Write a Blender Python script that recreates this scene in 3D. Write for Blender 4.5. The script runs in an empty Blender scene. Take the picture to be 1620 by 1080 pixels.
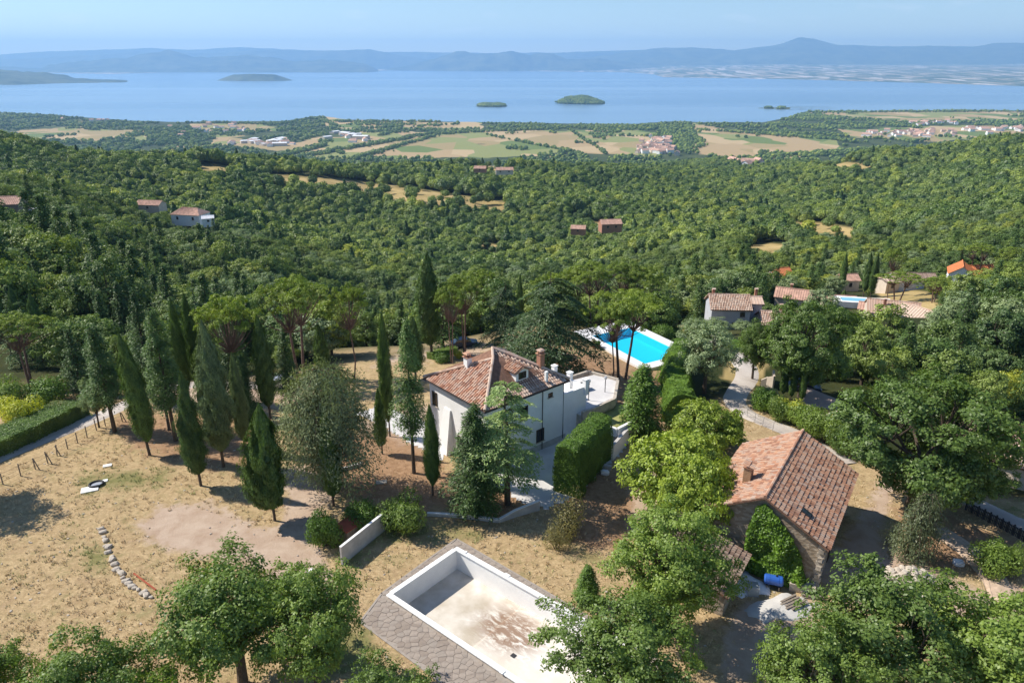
import bpy, math, random
import numpy as np
from mathutils import Vector, Matrix
R = math.radians
SC = bpy.context.scene
COL = SC.collection
random.seed(7); RNG = np.random.default_rng(7)

# ---------------------------------------------------------------- camera, sky, sun
H = 39.0; PITCH = R(21.2); FP = 1150.0           # drone height, tilt, focal length in photo pixels
SP, CP = math.sin(PITCH), math.cos(PITCH)
cam = bpy.data.cameras.new('camera'); cam.lens = FP / 1620 * 36; cam.sensor_width = 36
cam.clip_start = 0.5; cam.clip_end = 80000
co = bpy.data.objects.new('camera', cam); COL.objects.link(co)
co.location = (0, 0, H); co.rotation_euler = (math.pi / 2 - PITCH, 0, 0)
SC.camera = co
SUN_AZ = R(-73.2); SUN_EL = R(45.0)
w = bpy.data.worlds.new('World'); SC.world = w; w.use_nodes = True
nt = w.node_tree; bg = nt.nodes['Background']
sky = nt.nodes.new('ShaderNodeTexSky'); sky.sky_type = 'NISHITA'; sky.sun_disc = False
sky.sun_elevation = SUN_EL; sky.sun_rotation = SUN_AZ; sky.altitude = 300
sky.air_density = 1.0; sky.dust_density = 0.0; sky.ozone_density = 5.0
# faint broken fair-weather clouds
tc = nt.nodes.new('ShaderNodeTexCoord'); mp = nt.nodes.new('ShaderNodeMapping')
mp.inputs['Scale'].default_value = (5, 5, 22)
ns = nt.nodes.new('ShaderNodeTexNoise'); ns.inputs['Scale'].default_value = 2.2; ns.inputs['Detail'].default_value = 7
rp = nt.nodes.new('ShaderNodeMapRange'); rp.inputs[1].default_value = 0.6; rp.inputs[2].default_value = 0.85; rp.inputs[4].default_value = 0.35
mx = nt.nodes.new('ShaderNodeMix'); mx.data_type = 'RGBA'
nt.links.new(tc.outputs['Generated'], mp.inputs[0]); nt.links.new(mp.outputs[0], ns.inputs[0])
nt.links.new(ns.outputs[0], rp.inputs[0]); nt.links.new(rp.outputs[0], mx.inputs[0])
nt.links.new(sky.outputs[0], mx.inputs[6]); mx.inputs[7].default_value = (8.5, 8.6, 9, 1)
tint = nt.nodes.new('ShaderNodeMix'); tint.data_type = 'RGBA'; tint.blend_type = 'MULTIPLY'; tint.inputs[0].default_value = 1; tint.inputs[7].default_value = (0.95, 0.955, 0.97, 1)
nt.links.new(mx.outputs[2], tint.inputs[6]); nt.links.new(tint.outputs[2], bg.inputs[0]); bg.inputs[1].default_value = 0.107
sl = bpy.data.lights.new('sun', 'SUN'); sl.energy = 5.0; sl.angle = R(0.5); sl.color = (1, 0.94, 0.84)
so = bpy.data.objects.new('sun', sl); COL.objects.link(so)
SUND = Vector((math.sin(SUN_AZ) * math.cos(SUN_EL), math.cos(SUN_AZ) * math.cos(SUN_EL), math.sin(SUN_EL)))
so.rotation_euler = SUND.to_track_quat('Z', 'Y').to_euler()
SC.view_settings.view_transform = 'Standard'; SC.view_settings.look = 'None'
SC.view_settings.exposure = 0.45; SC.view_settings.gamma = 1
SC.cycles.max_bounces = 6; SC.cycles.volume_bounces = 1; SC.cycles.transparent_max_bounces = 12
HAZE = 5.2e-5

# ---------------------------------------------------------------- maths helpers
def T(row):                                      # tangent of the angle below the horizon of a photo row
    v = (row - 540) / FP
    return (SP + v * CP) / (CP - v * SP)
def ray(px, py):
    return np.array(((px - 810) / FP, CP - (py - 540) / FP * SP, -(SP + (py - 540) / FP * CP)))
def proj(X, Y, Z):
    zc = Y * CP + (H - Z) * SP
    yc = Y * SP - (H - Z) * CP
    return 810 + FP * X / zc, 540 - FP * yc / zc
def _hash(ix, iy, s):
    n = (ix * 374761393 + iy * 668265263 + s * 982451653) & 0xffffffff
    n = ((n ^ (n >> 13)) * 1274126177) & 0xffffffff
    return ((n ^ (n >> 16)) & 0xffff) / 65535.0
def vnoise(x, y, s=0):
    x = np.asarray(x, float); y = np.asarray(y, float)
    ix = np.floor(x).astype(np.int64); iy = np.floor(y).astype(np.int64)
    fx = x - ix; fy = y - iy; fx = fx * fx * (3 - 2 * fx); fy = fy * fy * (3 - 2 * fy)
    a = _hash(ix, iy, s); b = _hash(ix + 1, iy, s); c = _hash(ix, iy + 1, s); d = _hash(ix + 1, iy + 1, s)
    return (a * (1 - fx) + b * fx) * (1 - fy) + (c * (1 - fx) + d * fx) * fy
def fbm(x, y, s=0, o=4):
    t = 0; a = .5
    for k in range(o):
        t = t + a * (vnoise(x * 2 ** k, y * 2 ** k, s + k * 17) - .5); a *= .5
    return t
def sstep(a, b, x):
    t = np.clip((x - a) / (b - a), 0, 1); return t * t * (3 - 2 * t)

# ---------------------------------------------------------------- terrain function
PROF = {
 -300: [(0,0),(65,0),(100,-5),(150,-12),(260,-12),(350,-24),(500,-38),(700,-32),(900,-75),(1500,-200),(2300,-288)],
 0:    [(0,0),(65,0),(100,-5),(150,-12),(200,-13),(260,-14),(350,-25),(500,-40),(700,-40),(900,-80),(1500,-200),(2300,-288)],
 300:  [(0,0),(65,0),(100,-4),(140,-16),(200,-35),(260,-43),(350,-51),(450,-55),(600,-62),(720,-63),(850,-63),(1000,-90),(1500,-200),(2300,-288)],
 600:  [(0,0),(65,0),(100,-3),(115,-6),(140,-18),(200,-42),(280,-66),(370,-79),(500,-88),(700,-94),(800,-98),(900,-101),(1000,-110),(1200,-142),(1600,-215),(2300,-290)],
 880:  [(0,0),(65,0),(100,-2),(118,-3),(140,-14),(200,-42),(280,-62),(370,-76),(500,-90),(700,-104),(900,-118),(1050,-116),(1150,-116),(1400,-156),(1800,-230),(2300,-290)],
 1150: [(0,0),(60,0),(80,-1),(110,-5),(160,-19),(250,-38),(400,-63),(600,-90),(800,-112),(1100,-142),(1500,-175),(1900,-205),(2300,-260),(2700,-290)],
 1400: [(0,0),(55,0),(80,-2),(110,-7),(160,-17),(250,-37),(400,-60),(550,-78),(700,-92),(900,-104),(1200,-118),(1300,-122),(1600,-180),(2200,-275),(2700,-290)],
 1620: [(0,0),(55,0),(80,-3),(110,-8),(160,-15),(230,-27),(400,-48),(600,-64),(900,-84),(1200,-91),(1500,-140),(2200,-275),(2700,-290)],
 2100: [(0,0),(55,0),(80,-3),(110,-8),(160,-15),(230,-27),(400,-40),(600,-50),(900,-64),(1200,-75),(1500,-140),(2200,-275),(2700,-290)],
}
LY = np.linspace(math.log(8), math.log(9000), 700); EY = np.exp(LY)
PC = np.array(sorted(PROF)); TAB = []
for c in PC:
    a = np.interp(EY, [p[0] for p in PROF[c]], [p[1] for p in PROF[c]])
    k = np.hanning(21); k /= k.sum(); a = np.convolve(np.pad(a, 10, 'edge'), k, 'valid')
    TAB.append(a)
TAB = np.array(TAB)
SHORE = [(-400,176),(0,178),(100,181),(200,188),(300,192),(470,191),(497,186),(520,184),(560,190),(850,195),(1000,195),(1060,191),(1100,193),(1190,193),(1225,187),(1243,181),(1258,176),(1300,175),(1620,174),(2100,174)]
SHX = [p[0] for p in SHORE]; SHY = [339 / T(p[1]) for p in SHORE]
def hgt(X, Y):
    X = np.asarray(X, float); Y = np.asarray(Y, float)
    Yc = np.maximum(Y, 9)
    c = np.clip(810 + 1150 * X / np.maximum(Yc, 40), PC[0], PC[-1])
    l = (np.log(np.minimum(Yc, 8900)) - LY[0]) / (LY[1] - LY[0]); i = np.clip(l.astype(int), 0, 698); fl = l - i
    j = np.clip(np.searchsorted(PC, c) - 1, 0, len(PC) - 2); fc = (c - PC[j]) / (PC[j + 1] - PC[j]); fc = fc * fc * (3 - 2 * fc)
    z = ((TAB[j, i] * (1 - fl) + TAB[j, i + 1] * fl) * (1 - fc) + (TAB[j + 1, i] * (1 - fl) + TAB[j + 1, i + 1] * fl) * fc)
    amp = sstep(130, 500, Y) * (1 - sstep(1700, 2500, Y))
    z = z + amp * (sstep(200, 700, Y) * 46 * (fbm(X / 230 + Y / 900, Y / 300, 3) - .06) + 12 * fbm(X / 70, Y / 70, 9, 3))
    ys = np.interp(c, SHX, SHY) + 260 * fbm(X / 500, Y / 2500, 5, 4)
    pl = -300 + np.clip((ys - Y) / 1600 * 9, -7, 9) + 10 * np.clip(fbm(X / 600, Y / 900, 11, 3), 0, 1) * sstep(0, 700, ys - Y)
    k = sstep(2000, 2800, Y)
    z = z * (1 - k) + pl * k
    z = z + 0.25 * fbm(X / 9, Y / 9, 21, 3) * sstep(66, 90, Y)
    return z
def gpv(px, py):                                 # ground points seen at photo pixels (vectorised march)
    px = np.asarray(px, float); py = np.asarray(py, float)
    d = np.stack([(px - 810) / FP, CP - (py - 540) / FP * SP, -(SP + (py - 540) / FP * CP)], -1)
    ts = np.exp(np.linspace(math.log(25), math.log(9000), 420))
    a = np.full(px.shape, ts[-1]); lo = a.copy(); done = np.zeros(px.shape, bool)
    for t0, t in zip(ts[:-1], ts[1:]):
        if done.all(): break
        q = ~done; p = d[q] * t; hit = H + p[:, 2] < hgt(p[:, 0], p[:, 1]); ii = np.where(q)[0][hit]
        a[ii] = t; lo[ii] = t0; done[ii] = True
    for _ in range(14):
        m = (a + lo) / 2; p = d * m[:, None]; below = H + p[:, 2] < hgt(p[:, 0], p[:, 1]); a = np.where(below, m, a); lo = np.where(below, lo, m)
    p = d * a[:, None]; return np.c_[p[:, 0], p[:, 1], hgt(p[:, 0], p[:, 1])]
_TS = np.exp(np.linspace(math.log(25), math.log(9000), 420))
def gp(px, py, up=0.0):                          # ground point seen at a photo pixel
    d = ray(px, py); p = _TS[:, None] * d[None]; b = H + p[:, 2] < hgt(p[:, 0], p[:, 1])
    k = int(np.argmax(b)) if b.any() else len(_TS) - 1
    lo, hi = _TS[max(k - 1, 0)], _TS[k]
    for _ in range(2):
        ts = np.linspace(lo, hi, 24); p = ts[:, None] * d[None]; b = H + p[:, 2] < hgt(p[:, 0], p[:, 1]); b[-1] = True; k = int(np.argmax(b)); lo, hi = ts[max(k - 1, 0)], ts[k]
    p = d * hi
    return Vector((p[0], p[1], float(hgt(p[0], p[1])) + up))
def at_z(px, py, z):
    d = ray(px, py); t = (H - z) / -d[2]
    return Vector((d[0] * t, d[1] * t, z))
def at_y(px, py, Y):
    d = ray(px, py); t = Y / d[1]
    return Vector((d[0] * t, Y, H + d[2] * t))

# ---------------------------------------------------------------- materials
MATS = {}
class NG:
    def __init__(s, name):
        s.m = bpy.data.materials.new(name); s.m.use_nodes = True; s.t = s.m.node_tree
        s.b = s.t.nodes['Principled BSDF']; s.out = s.t.nodes['Material Output']
        s.b.inputs['Specular IOR Level'].default_value = 0.3
        MATS[name] = s.m
    def n(s, typ, **kw):
        n = s.t.nodes.new('ShaderNode' + typ)
        for k, v in kw.items():
            if k in n.inputs: n.inputs[k].default_value = v
            else: setattr(n, k, v)
        return n
    def l(s, a, b): s.t.links.new(a, b)
    def coord(s, kind='Object', scale=None):
        c = s.n('TexCoord'); o = c.outputs[kind]
        if scale:
            m = s.n('Mapping'); m.inputs['Scale'].default_value = scale; s.l(o, m.inputs[0]); o = m.outputs[0]
        return o
    def noise(s, scale, detail=4, vec=None, rough=0.5, dist=0.0):
        n = s.n('TexNoise'); n.inputs['Scale'].default_value = scale; n.inputs['Detail'].default_value = detail
        n.inputs['Roughness'].default_value = rough; n.inputs['Distortion'].default_value = dist
        s.l(vec if vec is not None else s.coord(), n.inputs['Vector']); return n.outputs[0]
    def attr(s, name):
        a = s.n('Attribute'); a.attribute_name = name; return a.outputs['Fac']
    def ramp(s, fac, stops):
        r = s.n('ValToRGB'); e = r.color_ramp.elements
        while len(e) < len(stops): e.new(0.5)
        for i, (p, c) in enumerate(stops):
            e[i].position = p; e[i].color = (*c, 1) if len(c) == 3 else c
        s.l(fac, r.inputs[0]); return r.outputs[0]
    def rng(s, v, a, b, c=0.0, d=1.0):
        m = s.n('MapRange'); s.l(v, m.inputs[0])
        for i, q in enumerate((a, b, c, d)): m.inputs[i + 1].default_value = q
        return m.outputs[0]
    def mix(s, fac, a, b, mode='MIX'):
        m = s.n('Mix'); m.data_type = 'RGBA'; m.blend_type = mode
        for i, q in ((0, fac), (6, a), (7, b)):
            if hasattr(q, 'links'): s.l(q, m.inputs[i])
            elif i == 0: m.inputs[0].default_value = q
            else: m.inputs[i].default_value = (*q, 1)
        return m.outputs[2]
    def math(s, op, a, b=0.5):
        m = s.n('Math'); m.operation = op
        for i, q in ((0, a), (1, b)):
            if hasattr(q, 'links'): s.l(q, m.inputs[i])
            else: m.inputs[i].default_value = q
        return m.outputs[0]
    def bump(s, h, strength=0.4, dist=0.05):
        b = s.n('Bump'); b.inputs['Strength'].default_value = strength; b.inputs['Distance'].default_value = dist
        s.l(h, b.inputs['Height']); s.l(b.outputs[0], s.b.inputs['Normal'])
    def color(s, c):
        if hasattr(c, 'links'): s.l(c, s.b.inputs['Base Color'])
        else: s.b.inputs['Base Color'].default_value = (*c, 1)

def plain_mat(name, c, rough=0.8, var=0.25, scale=1.5, metal=0.0, bump=0.0, spec=0.3):
    g = NG(name); g.b.inputs['Roughness'].default_value = rough; g.b.inputs['Metallic'].default_value = metal
    g.b.inputs['Specular IOR Level'].default_value = spec
    n = g.noise(scale, 5, rough=0.6)
    lo = tuple(x * (1 - var) for x in c); hi = tuple(min(1, x * (1 + var)) for x in c)
    g.color(g.mix(g.rng(n, 0.3, 0.7), lo, hi))
    if bump: g.bump(g.noise(scale * 8, 4), bump, 0.03)
    return g.m
def foliage_mat(name, dark, light, trans=0.35, scale=0.5, objvar=0.35, yellow=0.0):
    g = NG(name)
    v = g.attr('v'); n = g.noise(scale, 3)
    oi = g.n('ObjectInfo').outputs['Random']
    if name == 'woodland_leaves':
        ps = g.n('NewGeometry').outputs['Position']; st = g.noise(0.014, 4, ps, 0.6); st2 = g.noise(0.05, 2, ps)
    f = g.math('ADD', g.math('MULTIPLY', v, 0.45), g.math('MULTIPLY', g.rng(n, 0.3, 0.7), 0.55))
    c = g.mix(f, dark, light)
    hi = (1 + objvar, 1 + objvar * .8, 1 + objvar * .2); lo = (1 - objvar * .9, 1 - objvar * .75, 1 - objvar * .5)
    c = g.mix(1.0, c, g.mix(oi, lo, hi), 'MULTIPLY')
    if name == 'woodland_leaves':
        c = g.mix(1.0, c, g.mix(g.rng(st, 0.38, 0.62), (0.62, 0.72, 0.68), (1.22, 1.16, 1.0)), 'MULTIPLY'); c = g.mix(g.rng(st2, 0.5, 0.7, 0, .45), c, (0.10, 0.17, 0.06)); c = g.mix(1.0, c, g.mix(g.rng(g.math('FRACT', g.math('MULTIPLY', oi, 7.13)), 0.9, 0.94), (1, 1, 1), (1.3, 1.15, 0.85)), 'MULTIPLY'); c = g.mix(1.0, c, g.mix(g.rng(g.math('FRACT', g.math('MULTIPLY', oi, 3.71)), 0.85, 0.9), (1, 1, 1), (0.62, 0.74, 0.8)), 'MULTIPLY')
    t = g.t; t.nodes.remove(g.b)
    d = g.n('BsdfDiffuse'); tr = g.n('BsdfTranslucent'); gl = g.n('BsdfGlossy'); gl.inputs['Roughness'].default_value = 0.5
    g.l(c, d.inputs[0]); g.l(g.mix(1.0, c, (1.1, 1.15, 0.6), 'MULTIPLY'), tr.inputs[0])
    m1 = g.n('MixShader'); m1.inputs[0].default_value = trans; g.l(d.outputs[0], m1.inputs[1]); g.l(tr.outputs[0], m1.inputs[2])
    m2 = g.n('MixShader'); m2.inputs[0].default_value = 0.035; g.l(m1.outputs[0], m2.inputs[1]); g.l(gl.outputs[0], m2.inputs[2])
    g.l(m2.outputs[0], g.out.inputs[0])
    return g.m
F_OAK = foliage_mat('oak_leaves', (0.065, 0.125, 0.02), (0.23, 0.33, 0.065))
F_BRIGHT = foliage_mat('lime_green_leaves', (0.085, 0.15, 0.025), (0.26, 0.36, 0.075))
F_CYP = foliage_mat('cypress_needles', (0.035, 0.08, 0.015), (0.16, 0.25, 0.045), 0.2, 1.2, 0.2)
F_CYPG = foliage_mat('grey_cypress_needles', (0.079, 0.125, 0.046), (0.251, 0.319, 0.125), 0.2, 1.2, 0.2)
F_PINE = foliage_mat('stone_pine_needles', (0.10, 0.165, 0.02), (0.34, 0.43, 0.06), 0.3, 0.9, 0.2)
F_CED = foliage_mat('cedar_needles', (0.05, 0.11, 0.03), (0.18, 0.275, 0.08), 0.25, 0.7, 0.2)
F_CEDG = foliage_mat('grey_cedar_needles', (0.09, 0.115, 0.05), (0.30, 0.35, 0.165), 0.25, 0.7, 0.15)
F_DARK = foliage_mat('dark_fir_needles', (0.035, 0.085, 0.02), (0.14, 0.22, 0.055), 0.2, 0.8, 0.25)
F_OLIVE = foliage_mat('olive_leaves', (0.137, 0.194, 0.079), (0.387, 0.477, 0.227), 0.25, 0.8, 0.15)
F_HEDGE = foliage_mat('hedge_leaves', (0.05, 0.11, 0.015), (0.18, 0.30, 0.04), 0.25, 1.0, 0.15)
F_VINE = foliage_mat('vine_leaves', (0.05, 0.115, 0.012), (0.19, 0.34, 0.025), 0.3, 1.0, 0.1)
F_YEL = foliage_mat('yellow_green_leaves', (0.245, 0.298, 0.035), (0.700, 0.700, 0.088), 0.3, 1.0, 0.2)
F_BROWN = foliage_mat('dry_brown_leaves', (0.137, 0.137, 0.046), (0.433, 0.364, 0.137), 0.3, 1.0, 0.1)
F_WOOD = foliage_mat('woodland_leaves', (0.11, 0.165, 0.04), (0.31, 0.39, 0.105), 0.25, 0.12, 0.45)
F_LIME = foliage_mat('lime_pine_needles', (0.13, 0.20, 0.025), (0.44, 0.54, 0.07), 0.3, 0.9, 0.12)
BARK = plain_mat('bark', (0.10, 0.075, 0.055), 0.95, 0.4, 6, bump=0.6)
BARKP = plain_mat('pine_bark', (0.17, 0.11, 0.085), 0.95, 0.4, 6, bump=0.6)
WHITE = plain_mat('white_stucco', (0.86, 0.85, 0.83), 0.9, 0.06, 0.7, bump=0.15)
CREAM = plain_mat('cream_stucco', (0.62, 0.52, 0.42), 0.9, 0.1, 0.7)
GREYW = plain_mat('grey_stucco', (0.42, 0.43, 0.46), 0.9, 0.1, 0.7)
BRICKM = plain_mat('brick', (0.40, 0.20, 0.13), 0.9, 0.3, 8, bump=0.3)
CONC = plain_mat('concrete', (0.50, 0.475, 0.45), 0.9, 0.18, 1.3, bump=0.2)
GLASS = plain_mat('window_glass', (0.02, 0.025, 0.03), 0.08, 0.1, spec=0.8)
SHUT = plain_mat('dark_shutter_wood', (0.07, 0.045, 0.03), 0.7, 0.3, 8)
WOODG = plain_mat('weathered_wood', (0.24, 0.20, 0.16), 0.9, 0.3, 8, bump=0.3)
IRON = plain_mat('dark_iron', (0.04, 0.04, 0.045), 0.6, 0.2, 5)
STONE = plain_mat('pale_stone', (0.46, 0.40, 0.33), 0.92, 0.25, 2.5, bump=0.5)
BLUEP = plain_mat('blue_plastic', (0.03, 0.11, 0.42), 0.35, 0.1, 3, spec=0.5)
TARP = plain_mat('white_tarpaulin', (0.76, 0.76, 0.78), 0.6, 0.1, 2, bump=0.3)
REDP = plain_mat('red_brown_sheet', (0.36, 0.09, 0.045), 0.75, 0.25, 1.5)
BLACKP = plain_mat('black_plastic', (0.02, 0.02, 0.02), 0.5, 0.2)
SILV = plain_mat('silver_paint', (0.55, 0.56, 0.58), 0.3, 0.03, 1, metal=0.4, spec=0.6)
DARKP = plain_mat('dark_blue_paint', (0.03, 0.05, 0.10), 0.3, 0.05, 1, metal=0.3, spec=0.6)
ROOFB = plain_mat('roof_underlay', (0.22, 0.12, 0.08), 0.95, 0.3, 3)

def tile_mat(name, cols):
    g = NG(name); g.b.inputs['Roughness'].default_value = 0.9
    c = g.ramp(g.attr('v'), [(i / (len(cols) - 1), q) for i, q in enumerate(cols)])
    n = g.noise(1.1, 6, rough=0.7)
    c = g.mix(g.rng(n, 0.46, 0.68, 0, 0.5), c, (0.44, 0.36, 0.30))
    n2 = g.noise(9, 3); c = g.mix(g.rng(n2, 0.5, 0.8, 0, 0.35), c, (0.13, 0.10, 0.08))
    g.color(c); return g.m
TILE = tile_mat('terracotta_tiles', [(0.28, 0.14, 0.09), (0.45, 0.22, 0.13), (0.52, 0.31, 0.20), (0.44, 0.32, 0.25)])
TILEP = tile_mat('faded_terracotta_tiles', [(0.42, 0.28, 0.21), (0.56, 0.36, 0.26), (0.66, 0.50, 0.39), (0.58, 0.44, 0.35)])
TILEM = tile_mat('mixed_terracotta_tiles', [(0.36, 0.17, 0.11), (0.54, 0.27, 0.17), (0.62, 0.42, 0.31), (0.54, 0.38, 0.30)])
TILED = tile_mat('old_brown_tiles', [(0.13, 0.09, 0.07), (0.24, 0.15, 0.11), (0.32, 0.24, 0.19), (0.2, 0.14, 0.11)])
TILEO = plain_mat('orange_roof', (0.62, 0.22, 0.09), 0.9, 0.15, 3)
TILEF = plain_mat('far_terracotta', (0.52, 0.32, 0.24), 0.9, 0.3, 0.6)

g = NG('gravel'); g.b.inputs['Roughness'].default_value = 0.95
n = g.noise(0.35, 5); n2 = g.noise(9, 4, rough=0.7)
c = g.mix(g.rng(n, 0.35, 0.7), (0.44, 0.38, 0.33), (0.58, 0.52, 0.46))
g.color(g.mix(g.rng(n2, 0.45, 0.75, 0, 0.4), c, (0.33, 0.28, 0.24))); g.bump(n2, 0.5, 0.04); GRAVEL = g.m
g = NG('paving_concrete'); g.b.inputs['Roughness'].default_value = 0.9
n = g.noise(0.5, 6, rough=0.6)
g.color(g.mix(g.rng(n, 0.35, 0.7), (0.52, 0.50, 0.49), (0.66, 0.64, 0.62))); PAVE = g.m
g = NG('crazy_paving_stone'); g.b.inputs['Roughness'].default_value = 0.9
oi = g.n('ObjectInfo').outputs['Random']; v = g.attr('v')
c = g.ramp(g.math('FRACT', g.math('ADD', oi, v), 0), [(0, (0.27, 0.22, 0.18)), (0.5, (0.36, 0.30, 0.25)), (1, (0.31, 0.265, 0.225))])
g.color(g.mix(g.rng(g.noise(3, 5), 0.4, 0.7, 0, 0.5), c, (0.20, 0.165, 0.145))); g.bump(g.noise(12, 4), 0.3, 0.02); FLAG = g.m
MORTAR = plain_mat('mortar', (0.33, 0.285, 0.245), 0.95, 0.15, 3)
# empty pool floor with rust-brown stains
g = NG('pool_floor_render'); g.b.inputs['Roughness'].default_value = 0.85
oc = g.coord('Object'); st = g.attr('stain'); mud = g.attr('mud')
n = g.noise(0.9, 7, rough=0.72, dist=0.5, vec=g.coord('Object', (1.0, 2.4, 1)))
base = g.mix(g.rng(g.noise(0.4, 6, rough=0.6), 0.35, 0.7), (0.66, 0.60, 0.52), (0.80, 0.77, 0.72))
base = g.mix(g.math('MULTIPLY', g.rng(g.noise(0.55, 6), 0.3, 0.65), mud), base, (0.46, 0.40, 0.31))
g.color(g.mix(g.math('MULTIPLY', g.rng(n, 0.38, 0.52, 0, .9), st), base, (0.24, 0.14, 0.085))); POOLF = g.m
g = NG('pool_tiles'); g.color((0.06, 0.62, 0.80)); g.b.inputs['Roughness'].default_value = 0.5; POOLT = g.m
g = NG('pool_water'); g.t.nodes.remove(g.b)
tr = g.n('BsdfTransparent'); tr.inputs[0].default_value = (0.45, 0.97, 1, 1); gl = g.n('BsdfGlossy'); gl.inputs['Roughness'].default_value = 0.03
fr = g.n('Fresnel'); fr.inputs[0].default_value = 1.33
bp = g.n('Bump'); bp.inputs['Strength'].default_value = 0.15; bp.inputs['Distance'].default_value = 0.05
g.l(g.noise(2.5, 3), bp.inputs['Height']); g.l(bp.outputs[0], gl.inputs['Normal']); g.l(bp.outputs[0], fr.inputs['Normal'])
m = g.n('MixShader'); g.l(fr.outputs[0], m.inputs[0]); g.l(tr.outputs[0], m.inputs[1]); g.l(gl.outputs[0], m.inputs[2]); g.l(m.outputs[0], g.out.inputs[0]); WATERP = g.m
g = NG('lake_water'); g.b.inputs['Roughness'].default_value = 0.22; g.b.inputs['IOR'].default_value = 1.33; g.b.inputs['Specular IOR Level'].default_value = 0.5
n = g.noise(1.0, 5, vec=g.coord('Object', (0.00012, 0.0007, 1)))
g.color(g.mix(g.rng(n, 0.35, 0.65), (0.125, 0.225, 0.345), (0.22, 0.335, 0.46)))
g.bump(g.noise(1.0, 3, vec=g.coord('Object', (0.02, 0.05, 1))), 0.12, 1.0); LAKE = g.m
# stone masonry
g = NG('rubble_masonry'); g.b.inputs['Roughness'].default_value = 0.95
vo = g.n('TexVoronoi'); vo.inputs['Scale'].default_value = 3.2; g.l(g.coord('Object', (1, 1, 1.6)), vo.inputs['Vector'])
c = g.ramp(vo.outputs['Color'], [(0, (0.26, 0.20, 0.14)), (0.5, (0.40, 0.32, 0.24)), (1, (0.50, 0.43, 0.35))])
g.color(g.mix(g.rng(g.noise(1, 5), 0.4, 0.7, 0, 0.4), c, (0.22, 0.17, 0.12))); g.bump(vo.outputs['Distance'], 0.6, 0.05); MASON = g.m
# ground sheet
g = NG('dry_ground'); g.b.inputs['Roughness'].default_value = 0.97; g.b.inputs['Specular IOR Level'].default_value = 0.1
oc = g.coord('Object')
n1 = g.noise(0.12, 6, oc, 0.6); n2 = g.noise(1.7, 7, oc, 0.72, 0.8); n3 = g.noise(0.5, 6, oc, 0.65, 0.4)
n5 = g.noise(5.5, 5, oc, 0.75, 1.2)
straw = g.mix(g.rng(n2, 0.36, 0.64), (0.42, 0.295, 0.16), (0.66, 0.495, 0.29))
straw = g.mix(g.rng(n5, 0.52, 0.70, 0, 0.55), straw, (0.27, 0.20, 0.105))
straw = g.mix(g.rng(n3, 0.53, 0.66, 0, 0.55), straw, (0.40, 0.27, 0.165))
straw = g.mix(g.rng(g.noise(0.45, 9, oc, 0.85), 0.52, 0.62, 0, 0.55), straw, (0.22, 0.225, 0.09))
dirt = g.mix(g.rng(n3, 0.35, 0.65), (0.46, 0.33, 0.245), (0.60, 0.47, 0.37))
dirt = g.mix(g.rng(n5, 0.55, 0.8, 0, 0.4), dirt, (0.33, 0.24, 0.17))
soil = g.mix(g.rng(n2, 0.35, 0.65), (0.27, 0.16, 0.09), (0.47, 0.30, 0.185))
grn = g.mix(g.rng(n5, 0.35, 0.65), (0.10, 0.13, 0.035), (0.235, 0.25, 0.085))
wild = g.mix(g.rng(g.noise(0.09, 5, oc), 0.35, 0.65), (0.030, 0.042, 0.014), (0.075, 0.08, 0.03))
gold = g.mix(g.rng(g.noise(0.03, 6, oc, 0.7), 0.35, 0.65), (0.36, 0.27, 0.11), (0.55, 0.41, 0.20))
gold = g.mix(g.rng(g.noise(0.11, 5, oc), 0.55, 0.7, 0, 0.6), gold, (0.15, 0.15, 0.05))
def soft(m, k=1.0): return g.rng(g.math('ADD', g.math('MULTIPLY', g.attr(m), k), g.math('ADD', g.math('MULTIPLY', g.math('SUBTRACT', n3, 0.5), 1.6), g.math('MULTIPLY', g.math('SUBTRACT', n2, 0.5), 1.1))), 0.3, 0.75)
vt = g.n('TexVoronoi'); vt.feature = 'DISTANCE_TO_EDGE'; vt.inputs['Scale'].default_value = 2.3; nc = g.n('TexNoise'); nc.inputs['Scale'].default_value = 1.3; nc.inputs['Detail'].default_value = 5; ad = g.n('VectorMath'); g.l(g.coord('Object', (1, 1.8, 1)), ad.inputs[0]); g.l(nc.outputs['Color'], ad.inputs[1]); g.l(ad.outputs[0], vt.inputs['Vector'])
straw = g.mix(g.rng(vt.outputs['Distance'], 0.0, 0.14, 0.4, 0.0), straw, (0.25, 0.185, 0.095))
c = g.mix(g.math('MULTIPLY', soft('green', .8), .75), straw, grn); c = g.mix(soft('dirt'), c, dirt); c = g.mix(soft('soil'), c, soil)
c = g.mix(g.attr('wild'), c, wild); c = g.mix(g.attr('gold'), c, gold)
# plain: patchwork
pv = g.n('TexVoronoi'); pv.inputs['Scale'].default_value = 1.0; g.l(g.coord('Object', (0.0075, 0.0048, 0.0)), pv.inputs['Vector'])
sep = g.n('SeparateColor'); g.l(pv.outputs['Color'], sep.inputs[0])
fld = g.ramp(sep.outputs[0], [(0, (0.50, 0.36, 0.20)), (0.22, (0.17, 0.23, 0.07)), (0.4, (0.58, 0.43, 0.25)), (0.6, (0.30, 0.32, 0.12)), (0.8, (0.42, 0.32, 0.16)), (1.0, (0.11, 0.17, 0.055))])
for nd in g.t.nodes:
    if nd.type == 'VALTORGB' and nd.outputs[0] == fld: nd.color_ramp.interpolation = 'CONSTANT'
stripe = g.n('TexWave'); stripe.inputs['Scale'].default_value = 1; g.l(g.coord('Object', (0.06, 0.012, 0)), stripe.inputs['Vector'])
fld = g.mix(g.math('MULTIPLY', stripe.outputs['Fac'], 0.18), fld, (0.15, 0.16, 0.06))
c0 = c
wd = g.mix(g.rng(g.noise(0.01, 5, oc), 0.35, 0.65), (0.040, 0.060, 0.025), (0.10, 0.125, 0.05))
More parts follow.
